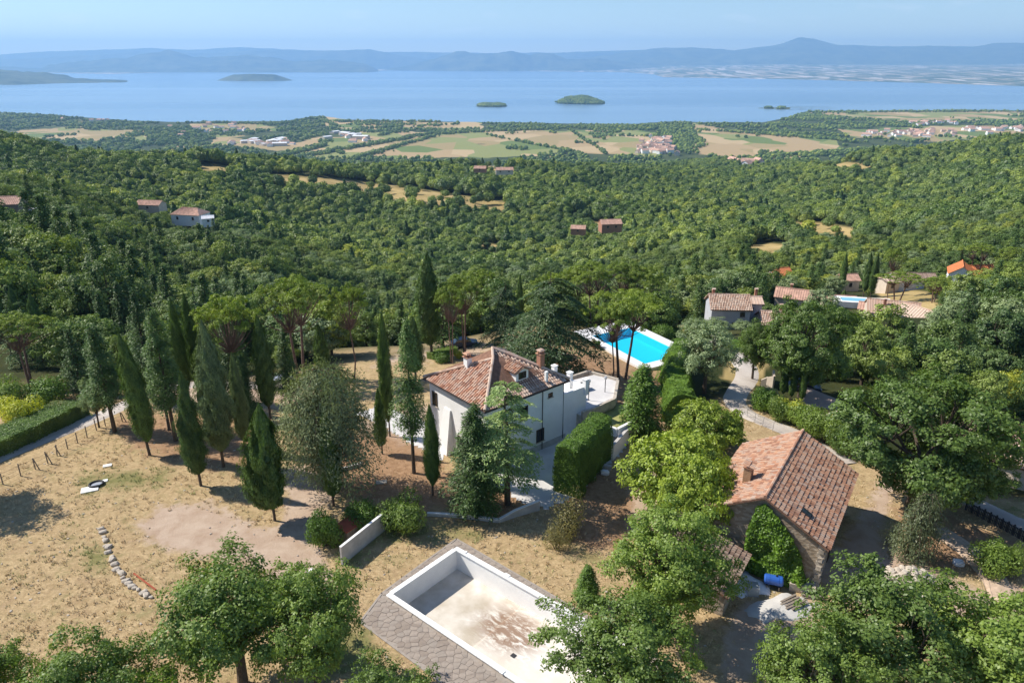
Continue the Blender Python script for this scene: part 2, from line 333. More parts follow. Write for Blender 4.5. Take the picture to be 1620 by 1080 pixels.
pf = g.rng(g.math('ADD', g.attr('field'), g.math('MULTIPLY', g.math('SUBTRACT', g.noise(0.0055, 5, oc), 0.5), 2.4)), 0.34, 0.40)
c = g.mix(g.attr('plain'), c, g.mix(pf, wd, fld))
g.color(g.mix(1.0, c, (0.86, 0.85, 0.82), 'MULTIPLY'))
g.bump(g.math('ADD', n2, n5), 0.55, 0.12); GROUND = g.m
g = NG('far_plain_land'); g.b.inputs['Roughness'].default_value = 1
pv = g.n('TexVoronoi'); pv.inputs['Scale'].default_value = 1.0; g.l(g.coord('Object', (0.0075, 0.0020, 0.0)), pv.inputs['Vector'])
sep = g.n('SeparateColor'); g.l(pv.outputs['Color'], sep.inputs[0])
g.color(g.ramp(sep.outputs[0], [(0, (0.05, 0.075, 0.035)), (0.38, (0.10, 0.13, 0.06)), (0.6, (0.50, 0.40, 0.29)), (0.8, (0.06, 0.09, 0.04)), (1, (0.68, 0.60, 0.52))])); FARP = g.m
g = NG('hill_woodland'); g.b.inputs['Roughness'].default_value = 1; g.b.inputs['Specular IOR Level'].default_value = 0
g.color(g.mix(g.rng(g.noise(0.0022, 6, rough=0.7), 0.4, 0.62), (0.035, 0.055, 0.025), (0.13, 0.14, 0.07))); HILLM = g.m

# ---------------------------------------------------------------- mesh helpers
def mk(name, V, F, mats, midx=None, v=None, smooth=False, extra=None):
    """V (n,3); F list of int arrays (m,k)."""
    me = bpy.data.meshes.new(name)
    F = [f for f in F if len(f)]
    V = np.asarray(V, np.float32)
    me.vertices.add(len(V)); me.vertices.foreach_set('co', V.ravel())
    tot = np.concatenate([np.full(len(f), f.shape[1]) for f in F]); loops = np.concatenate([f.ravel() for f in F])
    me.loops.add(len(loops)); me.polygons.add(len(tot))
    me.loops.foreach_set('vertex_index', loops.astype(np.int32))
    st = np.concatenate([[0], np.cumsum(tot)[:-1]]).astype(np.int32)
    me.polygons.foreach_set('loop_start', st)
    me.polygons.foreach_set('loop_total', tot.astype(np.int32))
    if midx is not None: me.polygons.foreach_set('material_index', np.asarray(midx, np.int32))
    me.polygons.foreach_set('use_smooth', np.full(len(tot), smooth, bool))
    me.update(calc_edges=True)
    for m in (mats if isinstance(mats, (list, tuple)) else [mats]): me.materials.append(m)
    if v is not None:
        a = me.attributes.new('v', 'FLOAT', 'POINT'); a.data.foreach_set('value', np.asarray(v, np.float32))
    for k, q in (extra or {}).items():
        a = me.attributes.new(k, 'FLOAT', 'POINT'); a.data.foreach_set('value', np.asarray(q, np.float32))
    return me
class MB:
    def __init__(s): s.V = []; s.Q = []; s.Tr = []; s.v = []; s.n = 0; s.P = []
    def add(s, V, F, v=None):
        V = np.asarray(V, float).reshape(-1, 3); s.V.append(V)
        for f in F:
            f = np.asarray(f)
            if f.size == 0: continue
            (s.Q if f.shape[1] == 4 else s.Tr if f.shape[1] == 3 else s.P).append(f + s.n)
        s.v.append(np.full(len(V), random.random()) if v is None else np.broadcast_to(v, len(V)))
        s.n += len(V)
    def box(s, c, d, rz=0.0, v=None, M=None, taper=1.0, jit=0.0):
        x, y, z = d[0] / 2, d[1] / 2, d[2] / 2
        V = np.array([[-x, -y, -z], [x, -y, -z], [x, y, -z], [-x, y, -z], [-x * taper, -y * taper, z], [x * taper, -y * taper, z], [x * taper, y * taper, z], [-x * taper, y * taper, z]])
        if jit: V += RNG.uniform(-jit, jit, V.shape)
        if M is not None: V = V @ np.array(M).T
        cr, sr = math.cos(rz), math.sin(rz)
        V = np.c_[V[:, 0] * cr - V[:, 1] * sr, V[:, 0] * sr + V[:, 1] * cr, V[:, 2]] + np.array(c)
        s.add(V, [np.array([[0, 3, 2, 1], [4, 5, 6, 7], [0, 1, 5, 4], [1, 2, 6, 5], [2, 3, 7, 6], [3, 0, 4, 7]])], v); return s
    def hexa(s, b, t, v=None):                     # four bottom and four top corners
        s.add(np.array([tuple(p) for p in list(b) + list(t)]), [np.array([[0, 3, 2, 1], [4, 5, 6, 7], [0, 1, 5, 4], [1, 2, 6, 5], [2, 3, 7, 6], [3, 0, 4, 7]])], v); return s
    def prism(s, poly, z0, z1, v=None):            # poly: list of (x,y) ccw; z may be callables
        n = len(poly)
        a = np.array([(p[0], p[1], z0(p[0], p[1]) if callable(z0) else z0) for p in poly])
        b = np.array([(p[0], p[1], z1(p[0], p[1]) if callable(z1) else z1) for p in poly])
        q = np.array([[i, (i + 1) % n, n + (i + 1) % n, n + i] for i in range(n)])
        s.add(np.r_[a, b], [q, np.array([list(range(n, 2 * n))]), np.array([list(range(n))[::-1]])], v); return s
    def tube(s, pts, rad, sides=6, v=None, cap=True):
        pts = np.asarray(pts, float); n = len(pts); rad = np.broadcast_to(rad, n)
        d = np.gradient(pts, axis=0); d /= np.linalg.norm(d, axis=1)[:, None] + 1e-9
        ref = np.array([0.0, 0, 1]) if abs(d[:, 2]).mean() < .85 else np.array([1.0, 0, 0])
        a = np.cross(d, ref); a /= np.linalg.norm(a, axis=1)[:, None] + 1e-9; b = np.cross(d, a)
        th = np.arange(sides) / sides * 2 * math.pi
        V = (pts[:, None] + rad[:, None, None] * (a[:, None] * np.cos(th)[None, :, None] + b[:, None] * np.sin(th)[None, :, None])).reshape(-1, 3)
        i = np.arange(n - 1)[:, None] * sides; j = np.arange(sides)[None]
        q = np.stack([i + j, i + (j + 1) % sides, i + sides + (j + 1) % sides, i + sides + j], -1).reshape(-1, 4)
        fs = [q]
        if cap: fs.append(np.array([list(range((n - 1) * sides, n * sides)), list(range(sides))[::-1]]))
        s.add(V, fs, v); return s
    def mesh(s, name, mat, smooth=False):
        fs = []
        if s.Q: fs.append(np.concatenate(s.Q))
        if s.Tr: fs.append(np.concatenate(s.Tr))
        for p in s.P: fs.append(p)
        return mk(name, np.concatenate(s.V), fs, mat, v=np.concatenate(s.v), smooth=smooth)
def tag(o, label=None, cat=None, group=None, kind=None):
    if label: o['label'] = label
    if cat: o['category'] = cat
    if group: o['group'] = group
    if kind: o['kind'] = kind
    return o
def put(name, me, parent=None, loc=(0, 0, 0), rz=0.0, sc=1.0):
    o = bpy.data.objects.new(name, me); COL.objects.link(o); o.parent = parent; o.location = loc
    o.rotation_euler = (0, 0, rz); o.scale = (sc,) * 3 if not isinstance(sc, (tuple, list)) else sc
    return o
def empty(name, loc, rz=0.0, label=None, cat=None, group=None, sc=1.0):
    o = put(name, None, None, loc, rz, sc); o.empty_display_size = 0.5
    return tag(o, label, cat, group)
def obj(mb, name, mat, parent=None, loc=(0, 0, 0), rz=0.0, smooth=False):
    return put(name, mb.mesh(name, mat, smooth), parent, loc, rz)
def nrm(a): return a / (np.linalg.norm(a, axis=-1, keepdims=True) + 1e-9)
def leafquads(P, N, size, rng, aspect=0.6, bias=1.0, along=None):
    n = len(P)
    nn = nrm(N * bias + rng.normal(0, 0.38, (n, 3)))
    a = rng.normal(0, 1, (n, 3)) if along is None else along + rng.normal(0, .35, (n, 3))
    a = nrm(a - nn * (a * nn).sum(1)[:, None]); b = np.cross(nn, a)
    s = size * rng.uniform(.65, 1.3, n)[:, None]
    V = np.stack([P - a * s * .5, P + b * s * aspect * .5 - a * s * .05, P + a * s * .5, P - b * s * aspect * .5 - a * s * .05], 1).reshape(-1, 3)
    F = np.arange(n * 4).reshape(-1, 4)
    return V, F, np.repeat(rng.random(n), 4)
def leafmesh(name, P, N, size, rng, mat, aspect=0.6, bias=1.0, along=None, core=None):
    V, F, v = leafquads(P, N, size, rng, aspect, bias, along)
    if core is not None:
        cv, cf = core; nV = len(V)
        V = np.r_[V, cv]; F = [F] + [f + nV for f in cf]; v = np.r_[v, np.full(len(cv), .1)]  # core takes a darker leaf tone, standing in for shade inside the crown
    else: F = [F]
    return mk(name, V, F, mat, v=v)
def sph(n, rng): return nrm(rng.normal(0, 1, (n, 3)))
_ico = None
def ico():
    global _ico
    if _ico is None:
        import bmesh
        b = bmesh.new(); bmesh.ops.create_icosphere(b, subdivisions=3, radius=1)
        V = np.array([v.co[:] for v in b.verts]); F = np.array([[v.index for v in f.verts] for f in b.faces]); b.free()
        b = bmesh.new(); bmesh.ops.create_icosphere(b, subdivisions=2, radius=1)
        V2 = np.array([v.co[:] for v in b.verts]); F2 = np.array([[v.index for v in f.verts] for f in b.faces]); b.free()
        _ico = (V, F, V2, F2)
    return _ico

# ---------------------------------------------------------------- tree builders: each returns [(part, mesh)], reference height, reference radius
def limb_paths(mb, fork, cents, r0, rng, nprim=6, sag=0.0):
    """primary limbs from the fork to sectors, twigs to every cluster"""
    az = np.arctan2(cents[:, 1] - fork[1], cents[:, 0] - fork[0]); el = cents[:, 2]
    key = ((az + math.pi) / (2 * math.pi) * nprim).astype(int) % nprim
    hi = el > np.median(el)
    for k in range(nprim):
        for h_ in (0, 1):
            sel = cents[(key == k) & (hi == bool(h_))]
            if not len(sel): continue
            m = sel.mean(0); mid = fork * .45 + m * .55 + rng.normal(0, .25, 3) - np.array([0, 0, sag])
            q = fork * .75 + m * .25 + np.array([0, 0, .25]) + rng.normal(0, .15, 3)
            mb.tube([fork - [0, 0, .3], q, mid], [r0 * .55, r0 * .42, r0 * .28], 5)
            for c in sel:
                c2 = mid * .45 + c * .55 + rng.normal(0, .18, 3)
                mb.tube([mid, c2, c], [r0 * .2, r0 * .12, r0 * .04], 4, cap=False)
def poisson(n, gen, dmin, tries=6000):
    out = []
    for _ in range(tries):
        p = gen()
        if all(((p - q) ** 2).sum() > dmin * dmin for q in out): out.append(p)
        if len(out) >= n: break
    return np.array(out)
def t_broad(seed, h=9.0, r=4.2, base=0.22, ncl=70, npl=300, leaf=.22, mat=None, rc=1.0, fork=.28, irregular=.35, bark=None, open_=.5):
    rng = np.random.default_rng(seed)
    zc, rz = h * (1 + base) / 2, h * (1 - base) / 2
    ph = rng.uniform(0, 6.28, 6)
    def gen():
        d = sph(1, rng)[0]
        lob = 1 + irregular * (.5 * math.sin(2 * math.atan2(d[1], d[0]) + ph[0]) * (1 - abs(d[2])) + .5 * math.sin(3 * math.atan2(d[1], d[0]) + ph[1] + 3 * d[2]) + .4 * math.sin(5 * d[2] + ph[2]))
        u = rng.uniform(open_, 1.0)
        u = max(.3, u - rc / r * .4)
        k = 1.0 if d[2] > -.3 else .85
        return np.array([d[0] * r * u * lob * k, d[1] * r * u * lob * k, zc + d[2] * (rz - rc * .5) * u])
    C = poisson(ncl, gen, rc * .72)
    P = []; N = []
    for c in C:
        k = rc * rng.uniform(.65, 1.25); m = int(npl * (k / rc) ** 2)
        nsub = 7; sd = sph(nsub, rng) * [1, 1, .7] * k * .62                      # sub-clumps inside each clump
        ii = rng.integers(0, nsub, m); d = sph(m, rng); d[:, 2] = np.where(rng.random(m) < .55, abs(d[:, 2]), d[:, 2])
        q = sd[ii] + d * [1, 1, .75] * (k * .45 * rng.uniform(.5, 1.1, m)[:, None])
        P.append(c + q); N.append(nrm(q + nrm(c - [0, 0, zc * .8]) * .5 * k + [0, 0, .35]))
    P = np.concatenate(P); N = np.concatenate(N)
    crown = leafmesh('crown', P, N, leaf, rng, mat or F_OAK, .62)
    mb = MB(); f = np.array([rng.normal(0, .15), rng.normal(0, .15), h * fork])
    tr = h * .028
    mb.tube([[0, 0, -.5], [0, 0, .15], f * [.5, .5, .5], f], [tr * 1.5, tr * 1.15, tr, tr * .9], 8)
    limb_paths(mb, f, C, tr, rng)
    return [('crown', crown), ('trunk', mb.mesh('trunk', bark or BARK))], h, r
def t_cypress(seed, h=12.0, r=1.3, base=.12, n=17000, mat=None, belly=.3, leaf=.16, rough=.22):
    rng = np.random.default_rng(seed); mat = mat or F_CYP; ph = rng.uniform(0, 6.28, 8)
    def rad(t, a):
        p = np.where(t < belly, np.maximum(np.sin(np.clip(t / belly, 0, 1) * math.pi / 2), 0) ** .55, np.clip(1 - ((t - belly) / (1 - belly)) ** 2.1, 0, 1) ** .95)
        z = t * h
        fl = 1 + rough * np.sin(3 * a + ph[0] + 1.3 * z) * np.sin(1.1 * z + ph[1]) + rough * 1.1 * (vnoise(np.cos(a) * 2.2 + 50, np.sin(a) * 2.2 + z * .9 + ph[2] * 9, seed) - .5) * 2 + rough * 1.1 * (vnoise(np.cos(a) * 5 + 50, np.sin(a) * 5 + z * 2.4 , seed + 3) - .5) * 2
        return r * p * fl
    t = rng.random(n * 2); a = rng.uniform(0, 2 * math.pi, n * 2)
    keep = rng.random(n * 2) < np.clip(rad(t, a) / r, .12, 1); t = t[keep][:n]; a = a[keep][:n]
    rr = rad(t, a) * rng.uniform(.84, 1.12, len(t)) + .04 * rng.random(len(t)); z0 = h * base; z = z0 + t * (h - z0)
    lx = .25 * np.sin(z / h * 2.2 + ph[3]) ** 2 * r
    P = np.c_[rr * np.cos(a) + lx, rr * np.sin(a), z]
    N = np.c_[np.cos(a), np.sin(a), np.full(len(a), .25)]
    al = np.c_[np.cos(a) * .25, np.sin(a) * .25, np.ones(len(a))]
    zs = np.linspace(0.01, .985, 22); th = np.linspace(0, 2 * math.pi, 15)[:-1]
    Z, A = np.meshgrid(zs, th, indexing='ij'); RR = rad(Z, A) * .86
    zz = z0 + Z * (h - z0); cv = np.c_[(RR * np.cos(A)).ravel() + (.25 * np.sin(zz / h * 2.2 + ph[3]) ** 2 * r).ravel(), (RR * np.sin(A)).ravel(), zz.ravel()]
    i = np.arange(21)[:, None] * 14; j = np.arange(14)[None]
    cf = np.stack([i + j, i + (j + 1) % 14, i + 14 + (j + 1) % 14, i + 14 + j], -1).reshape(-1, 4)
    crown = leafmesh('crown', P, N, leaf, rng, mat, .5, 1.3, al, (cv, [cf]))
    mb = MB(); mb.tube([[0, 0, -.5], [0, 0, .3], [0.02, 0, h * .3], [.1 * r, 0, h * .6]], [h * .018, h * .015, h * .011, .04], 7)
    for k in range(7):
        aa = rng.uniform(0, 6.28); z = z0 * rng.uniform(.9, 1.6)
        mb.tube([[0, 0, z * .8], [math.cos(aa) * r * .3, math.sin(aa) * r * .3, z + .5], [math.cos(aa) * r * .6, math.sin(aa) * r * .6, z + 1.6]], [.05, .04, .02], 4)
    return [('crown', crown), ('trunk', mb.mesh('trunk', BARK))], h, r * 1.34
def t_umbrella(seed, h=10.0, r=3.8, thick=.17, ncl=70, npl=260, lean=.5, forks=2, mat=None, base=.55):
    rng = np.random.default_rng(seed)
    def gen():
        a = rng.uniform(0, 6.28); u = math.sqrt(rng.random()) * .95
        lob = 1 + .16 * math.sin(3 * a + seed) + .1 * math.sin(5 * a + seed * 2)
        z = h - .5 - h * thick * (u ** 2) * rng.uniform(.75, 1.1) - (rng.random() < .25) * rng.uniform(.3, .9)
        return np.array([math.cos(a) * r * u * lob, math.sin(a) * r * u * lob, z + .45 * math.sin(a * 4 + u * 5)])
    C = poisson(ncl, gen, r * .15)
    P = []; N = []
    for c in C:
        k = r * .17 * rng.uniform(.7, 1.25); m = int(npl)
        nsub = 6; sd = sph(nsub, rng) * [1, 1, .5] * k * .7; sd[:, 2] = abs(sd[:, 2]) * .8
        ii = rng.integers(0, nsub, m); d = sph(m, rng); d[:, 2] = abs(d[:, 2]) * 1.0 - .15
        q = sd[ii] + d * k * .5 * rng.uniform(.6, 1.05, m)[:, None]
        P.append(c + q); N.append(nrm(q * [1, 1, 1] + [0, 0, .4]))
    P = np.concatenate(P); N = np.concatenate(N)
    crown = leafmesh('crown', P, N, .2, rng, mat or F_PINE, .38)
    mb = MB(); tr = .17 * h / 10
    for f in range(forks):
        a0 = rng.uniform(0, 6.28) if forks == 1 else f * math.pi + .4
        off = np.array([math.cos(a0), math.sin(a0), 0])
        s = off * (0 if forks == 1 else .35)
        top = off * (r * .28 * (forks > 1)) + [0, 0, h * base]
        mb.tube([s - [0, 0, .5], s + off * .1, s + off * (.6 * lean) + [0, 0, h * .2], top * [.7, .7, .7] + off * .3 * lean, top], [tr * 1.2, tr, tr * .9, tr * .8, tr * .7], 7)
        sel = C if forks == 1 else C[((C[:, :2] @ off[:2]) > 0)]
        for c in sel:
            mid = top * .5 + c * .5 + [0, 0, -h * .035] + rng.normal(0, .12, 3)
            mb.tube([top - [0, 0, .1], mid, c - [0, 0, .1]], [tr * .32, tr * .2, tr * .08], 4, cap=False)
    return [('crown', crown), ('trunk', mb.mesh('trunk', BARKP))], h, r
def t_cedar(seed, h=12.0, r=4.0, base=.2, levels=11, per=6, npb=230, mat=None, droop=.25, leaf=.24, taper=1.2, flat=True, width=.34, lean=0.0, hang=0.0, up=.25, top_flat=.0, trunk_r=.02):
    rng = np.random.default_rng(seed); P = []; N = []; AL = []; mb = MB()
    tp = [[lean * t ** 1.3, 0, -.5 + t * h] for t in np.linspace(0, 1, 7)]
    mb.tube(tp, [h * trunk_r * (1.25 - t * 1.15) for t in np.linspace(0, 1, 7)], 8)
    for li in range(levels):
        t = base + (1 - base) * (li + rng.uniform(-.3, .3)) / levels
        L0 = r * (max(0.0, 1 - max(0, (t - base)) / (1.03 - base)) ** (1 / taper)) if not top_flat else r * (1 - .45 * t)
        L0 *= min(1, .55 + 3 * (t - base)) if base < .5 else 1
        a0 = rng.uniform(0, 6.28)
        for k in range(per):
            a = a0 + k * 6.283 / per + rng.normal(0, .25); L = max(.35, L0 * rng.uniform(.62, 1.15)); z = t * h + rng.normal(0, h * .014)
            d = np.array([math.cos(a), math.sin(a), 0]); o = np.array([lean * (t + .04) ** 1.3, 0, z])
            s = np.linspace(0, 1, 6)
            path = o + d * (s * L)[:, None] + np.c_[np.zeros(6), np.zeros(6), L * (up * s - (up + droop) * s ** 2.2)]
            mb.tube(path, np.linspace(.045, .012, 6) * h / 10, 4, cap=False)
            m = int(npb * L / r) + 12
            u = rng.uniform(.12, 1.03, m); 
            pos = o + d * (u * L)[:, None] + np.c_[np.zeros(m), np.zeros(m), L * (up * u - (up + droop) * u ** 2.2)]
            side = np.array([-d[1], d[0], 0]); wmax = width * L * (np.sin(np.clip(u, 0, 1) * 2.6) * .8 + .25)
            ns = 9; ss = np.round(rng.uniform(-1, 1, m) * 3) / 3 + rng.normal(0, .1, m)   # side sprays
            lat = ss * wmax
            pos = pos + side * lat[:, None] + d * (abs(lat) * .5)[:, None]
            pos[:, 2] += -abs(lat) * .22 * (1 + droop) + rng.normal(0, .05 + .03 * (not flat), m) * (1 if flat else 3)
            if hang: pos[:, 2] -= rng.random(m) ** 1.5 * hang * (0.4 + u)
            P.append(pos); N.append(np.tile([0, 0, 1.0], (m, 1)) + d * .35 if not hang else np.tile(d, (m, 1)) + [0, 0, .5])
            AL.append(nrm(d + side * np.sign(ss)[:, None] * .8 - [0, 0, .25 + hang]))
    P = np.concatenate(P); N = np.concatenate(N); AL = np.concatenate(AL)
    crown = leafmesh('crown', P, nrm(N), leaf, rng, mat or F_CED, .34, 1.1, AL)
    return [('crown', crown), ('trunk', mb.mesh('trunk', BARK))], h, r
def t_bush(seed, h=1.6, r=1.3, n=5200, leaf=.14, mat=None, lumps=12):
    rng = np.random.default_rng(seed); P = []; N = []
    C = np.c_[rng.uniform(-.6, .6, (lumps, 2)) * r, rng.uniform(.3, .68, lumps) * h]
    for c in C:
        m = n // lumps; d = sph(m, rng); q = d * [r * .5, r * .5, h * .36] * rng.uniform(.7, 1.08, m)[:, None]
        P.append(c + q); N.append(nrm(d + [0, 0, .35]))
    P = np.concatenate(P); P[:, 2] = np.maximum(P[:, 2], 0.02)
    me = leafmesh('foliage', P, np.concatenate(N), leaf, rng, mat or F_HEDGE, .5)
    mb = MB()
    for c in C: mb.tube([[0, 0, -.2], c * [.4, .4, .5], c], [.05, .035, .015], 4)
    return [('foliage', me), ('stem', mb.mesh('stem', BARK))], h, r
def t_blob(seed, h=8.0, r=3.8, nl=420, leaf=.9, mat=None, conic=False, hi=False, core=.86, lump=.3, flat=1.0):
    """woodland crown: lumpy volume of leaf clumps, one mesh"""
    rng = np.random.default_rng(seed); V, Fc, V2, F2 = ico()
    v, F = (V, Fc) if hi else (V2, F2)
    lob = sph(14, rng); lob[:, 2] = abs(lob[:, 2]) * .8; la = rng.uniform(.5, 1, 14)
    def disp(d):
        k = np.exp(-((d[:, None] - lob[None]) ** 2).sum(-1) / .18) * la
        return .78 + lump * k.max(1) + .05 * np.sin(d[:, 0] * 9 + d[:, 2] * 7)
    def shape(d, s=1.0):
        q = d * disp(d)[:, None] * s
        if conic:
            z = (q[:, 2] + 1) / 2; f = np.clip(1.15 - z, .06, 1) ** .8
            return np.c_[q[:, 0] * r * f, q[:, 1] * r * f, h * .08 + z * h * .92]
        return np.c_[q[:, 0] * r, q[:, 1] * r, h * .52 + q[:, 2] * h * .46 * flat]
    cv = shape(v, core); d = sph(nl * 2, rng); d = d[d[:, 2] > -.55][:nl]
    P = shape(d, 1.0) * 1 ; P += rng.normal(0, .12, P.shape)
    N = nrm(d + [0, 0, .25])
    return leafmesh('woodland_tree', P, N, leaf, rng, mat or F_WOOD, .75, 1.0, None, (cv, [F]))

KIND = {}
def kinds():
    K = KIND
    K['oak1'] = t_broad(11, ncl=100, npl=300, leaf=.18, open_=.4)
    K['oak2'] = t_broad(12, h=9.5, r=4.4, ncl=110, npl=300, leaf=.19, base=.1)
    K['oak3'] = t_broad(13, ncl=100, npl=300, leaf=.185, mat=F_BRIGHT, base=.15, irregular=.25)
    K['oak4'] = t_broad(19, h=12, r=4.3, base=.04, ncl=150, npl=300, leaf=.19, mat=F_BRIGHT, irregular=.25, open_=.55)
    K['big'] = t_broad(14, h=13, r=7, base=.12, ncl=170, npl=300, leaf=.27, rc=1.25, open_=.7)
    K['round'] = t_broad(15, h=8, r=3.6, base=.08, ncl=60, npl=150, leaf=.3, rc=1.1, open_=.6, mat=F_WOOD)
    K['round2'] = t_broad(16, h=9, r=3.4, base=.1, ncl=60, npl=150, leaf=.3, rc=1.05, open_=.6, irregular=.5, mat=F_WOOD)
    K['olive'] = t_broad(17, h=7, r=3.6, base=.15, ncl=90, npl=200, leaf=.17, rc=.8, mat=F_OLIVE, open_=.5)
    K['cyp1'] = t_cypress(21); K['cyp2'] = t_cypress(22, belly=.2, rough=.27); K['cyp3'] = t_cypress(23, h=9, r=1.5, n=19000, belly=.3, rough=.28, leaf=.19)
    K['cypg'] = t_cypress(24, h=11, r=1.5, mat=F_CYPG, belly=.3, rough=.25)
    K['umb1'] = t_umbrella(31); K['umb2'] = t_umbrella(32, forks=1, lean=1.0); K['umb3'] = t_umbrella(33, thick=.26, base=.5)
    K['pbush'] = t_broad(34, h=4.4, r=3.3, base=-.05, ncl=90, npl=260, leaf=.2, rc=.85, open_=.75, mat=F_LIME, irregular=.2)
    K['deodar'] = t_cedar(41, h=12, r=4.4, base=.3, levels=8, per=5, npb=620, droop=.2, leaf=.28, width=.34, taper=1.5, mat=foliage_mat('light_cedar_needles', (0.12, 0.20, 0.06), (0.36, 0.48, 0.17), 0.3, 0.7, 0.1), lean=-.3)
    K['cedar'] = t_cedar(42, h=13, r=7, base=.2, levels=7, per=6, npb=1100, droop=.38, up=.08, leaf=.36, taper=1.7, width=.36, mat=foliage_mat('deep_green_cedar_needles', (0.03, 0.065, 0.025), (0.12, 0.19, 0.07), 0.25, 0.7, 0.1))
    K['cedarg'] = t_cedar(43, h=8, r=4, base=.3, levels=9, per=11, npb=520, droop=.35, mat=F_CEDG, taper=5.0, hang=.2, flat=False, leaf=.2)
    K['firc'] = t_cedar(44, h=9, r=2.6, base=.1, levels=14, per=9, npb=330, droop=.2, mat=F_DARK, flat=False, taper=1.4, leaf=.24)
    K['fir'] = t_cedar(45, h=10, r=2.6, base=.14, levels=14, per=7, npb=170, droop=.22, mat=F_DARK, flat=False, taper=1.1, leaf=.26)
    K['pine'] = t_cedar(46, h=10, r=2.4, base=.3, levels=11, per=6, npb=300, droop=.1, mat=F_CED, flat=False, taper=1.5, up=.4, leaf=.26)
    K['spruce'] = t_cedar(47, h=6, r=2.2, base=.05, levels=15, per=10, npb=190, droop=.1, mat=F_HEDGE, flat=False, taper=1.9, up=.3, leaf=.26)
    K['weep'] = t_cedar(48, h=5.5, r=2.6, base=.25, levels=8, per=6, npb=330, droop=.7, mat=foliage_mat('weeping_needles', (0.05, 0.07, 0.03), (0.20, 0.24, 0.11), 0.25, 0.7, 0.1), flat=False, taper=2.0, hang=1.3, leaf=.2, lean=-.8)
    K['bush1'] = t_bush(51); K['bush2'] = t_bush(52, mat=F_BRIGHT); K['bushy'] = t_bush(53, mat=F_YEL); K['bushb'] = t_bush(54, mat=F_BROWN, h=3, r=1.6, n=2600)
    K['busho'] = t_bush(55, mat=F_OAK); K['rusho'] = t_bush(56, mat=F_OLIVE)
kinds()
ALLTREES = []
def plant_at(kind, p, h, r, label, cat='tree', group=None, name=None, rz=None, leanx=0.0):
    parts, h0, r0 = KIND[kind]
    nm = name or {'cyp': 'cypress_tree', 'umb': 'umbrella_pine', 'pbu': 'umbrella_pine', 'oak': 'oak_tree', 'big': 'oak_tree', 'rou': 'broadleaf_tree', 'oli': 'olive_tree', 'deo': 'cedar_tree', 'ced': 'cedar_tree',
                  'fir': 'fir_tree', 'pin': 'pine_tree', 'spr': 'spruce_tree', 'wee': 'weeping_cedar', 'bus': 'shrub', 'rus': 'shrub'}[kind[:3]]
    e = empty(nm, p, random.uniform(0, 6.28) if rz is None else rz, label, cat, group, (r / r0, r / r0, h / h0))
    if leanx: e.rotation_euler = (0, leanx, 0)
    for n_, me in parts: put(n_, me, e)
    ALLTREES.append((p[0], p[1], r))
    return e
def plant(kind, bx, by, top, wpx, label, cat='tree', group=None, name=None, rz=None, leanx=0.0, front=0.0):
    """base pixel, top row, crown width in photo pixels -> a real tree standing on the ground there"""
    p = gp(bx, by); zc = p.y * CP + (H - p.z) * SP
    h = (H - p.y * T(top)) - p.z; r = wpx / 2 * zc / FP
    return plant_at(kind, p, max(h, .4), r, label, cat, group, name, rz, leanx)
def plant_y(kind, px, top, Y, wpx, label, cat='tree', group=None, name=None, rz=None):
    """a tree whose foot is hidden: given its distance"""
    z0 = None; X = (px - 810) / FP * (Y * CP + H * SP)
    for _ in range(4):
        z0 = float(hgt(X, Y)); zt = H - Y * T(top); zm = (z0 + zt) / 2
        X = (px - 810) / FP * (Y * CP + (H - zm) * SP)
    zc = Y * CP + (H - zt) * SP
    return plant_at(kind, Vector((X, Y, z0)), max(1.0, zt - z0), wpx / 2 * zc / FP, label, cat, group, name, rz)

# ---------------------------------------------------------------- plan of the two pools (needed to cut the ground)
def frame2(a, b):
    u = Vector((b.x - a.x, b.y - a.y)); L = u.length; u /= L
    return u, Vector((-u.y, u.x)), L
PA, PB = at_z(722, 869, .25), at_z(620, 941, .25)
PE = at_z(929, 986, .25); pv = Vector((PE.x - PA.x, PE.y - PA.y)).normalized(); pu = Vector((pv.y, -pv.x)); PW = (PB - PA).length   # pu across the pool, pv along it
if pu.dot(Vector((PB.x - PA.x, PB.y - PA.y))) < 0: pu = -pu
PLEN = 17.5
PO = Vector((PA.x, PA.y))
def P1(a, b, z=0.0): q = PO + pu * a + pv * b; return Vector((q.x, q.y, z))
TZ = float(hgt(16, 100)) + 0.35
TA, TB = at_z(1020, 575, TZ), at_z(937, 531, TZ)  # near edge of the water, then the right end
tu, tv, TL = frame2(TA, TB); tv = -tv if (tv.y < 0) else tv
TWD = 7.6
def P2(a, b, z=0.0): q = Vector((TA.x, TA.y)) + tu * a + tv * b; return Vector((q.x, q.y, z))
def inrect(X, Y, f, a0, a1, b0, b1):
    if f == 1: o, u, v_ = PO, pu, pv
    else: o, u, v_ = Vector((TA.x, TA.y)), tu, tv
    a = (X - o.x) * u.x + (Y - o.y) * u.y; b = (X - o.x) * v_.x + (Y - o.y) * v_.y
    return (a > a0) & (a < a1) & (b > b0) & (b < b1)

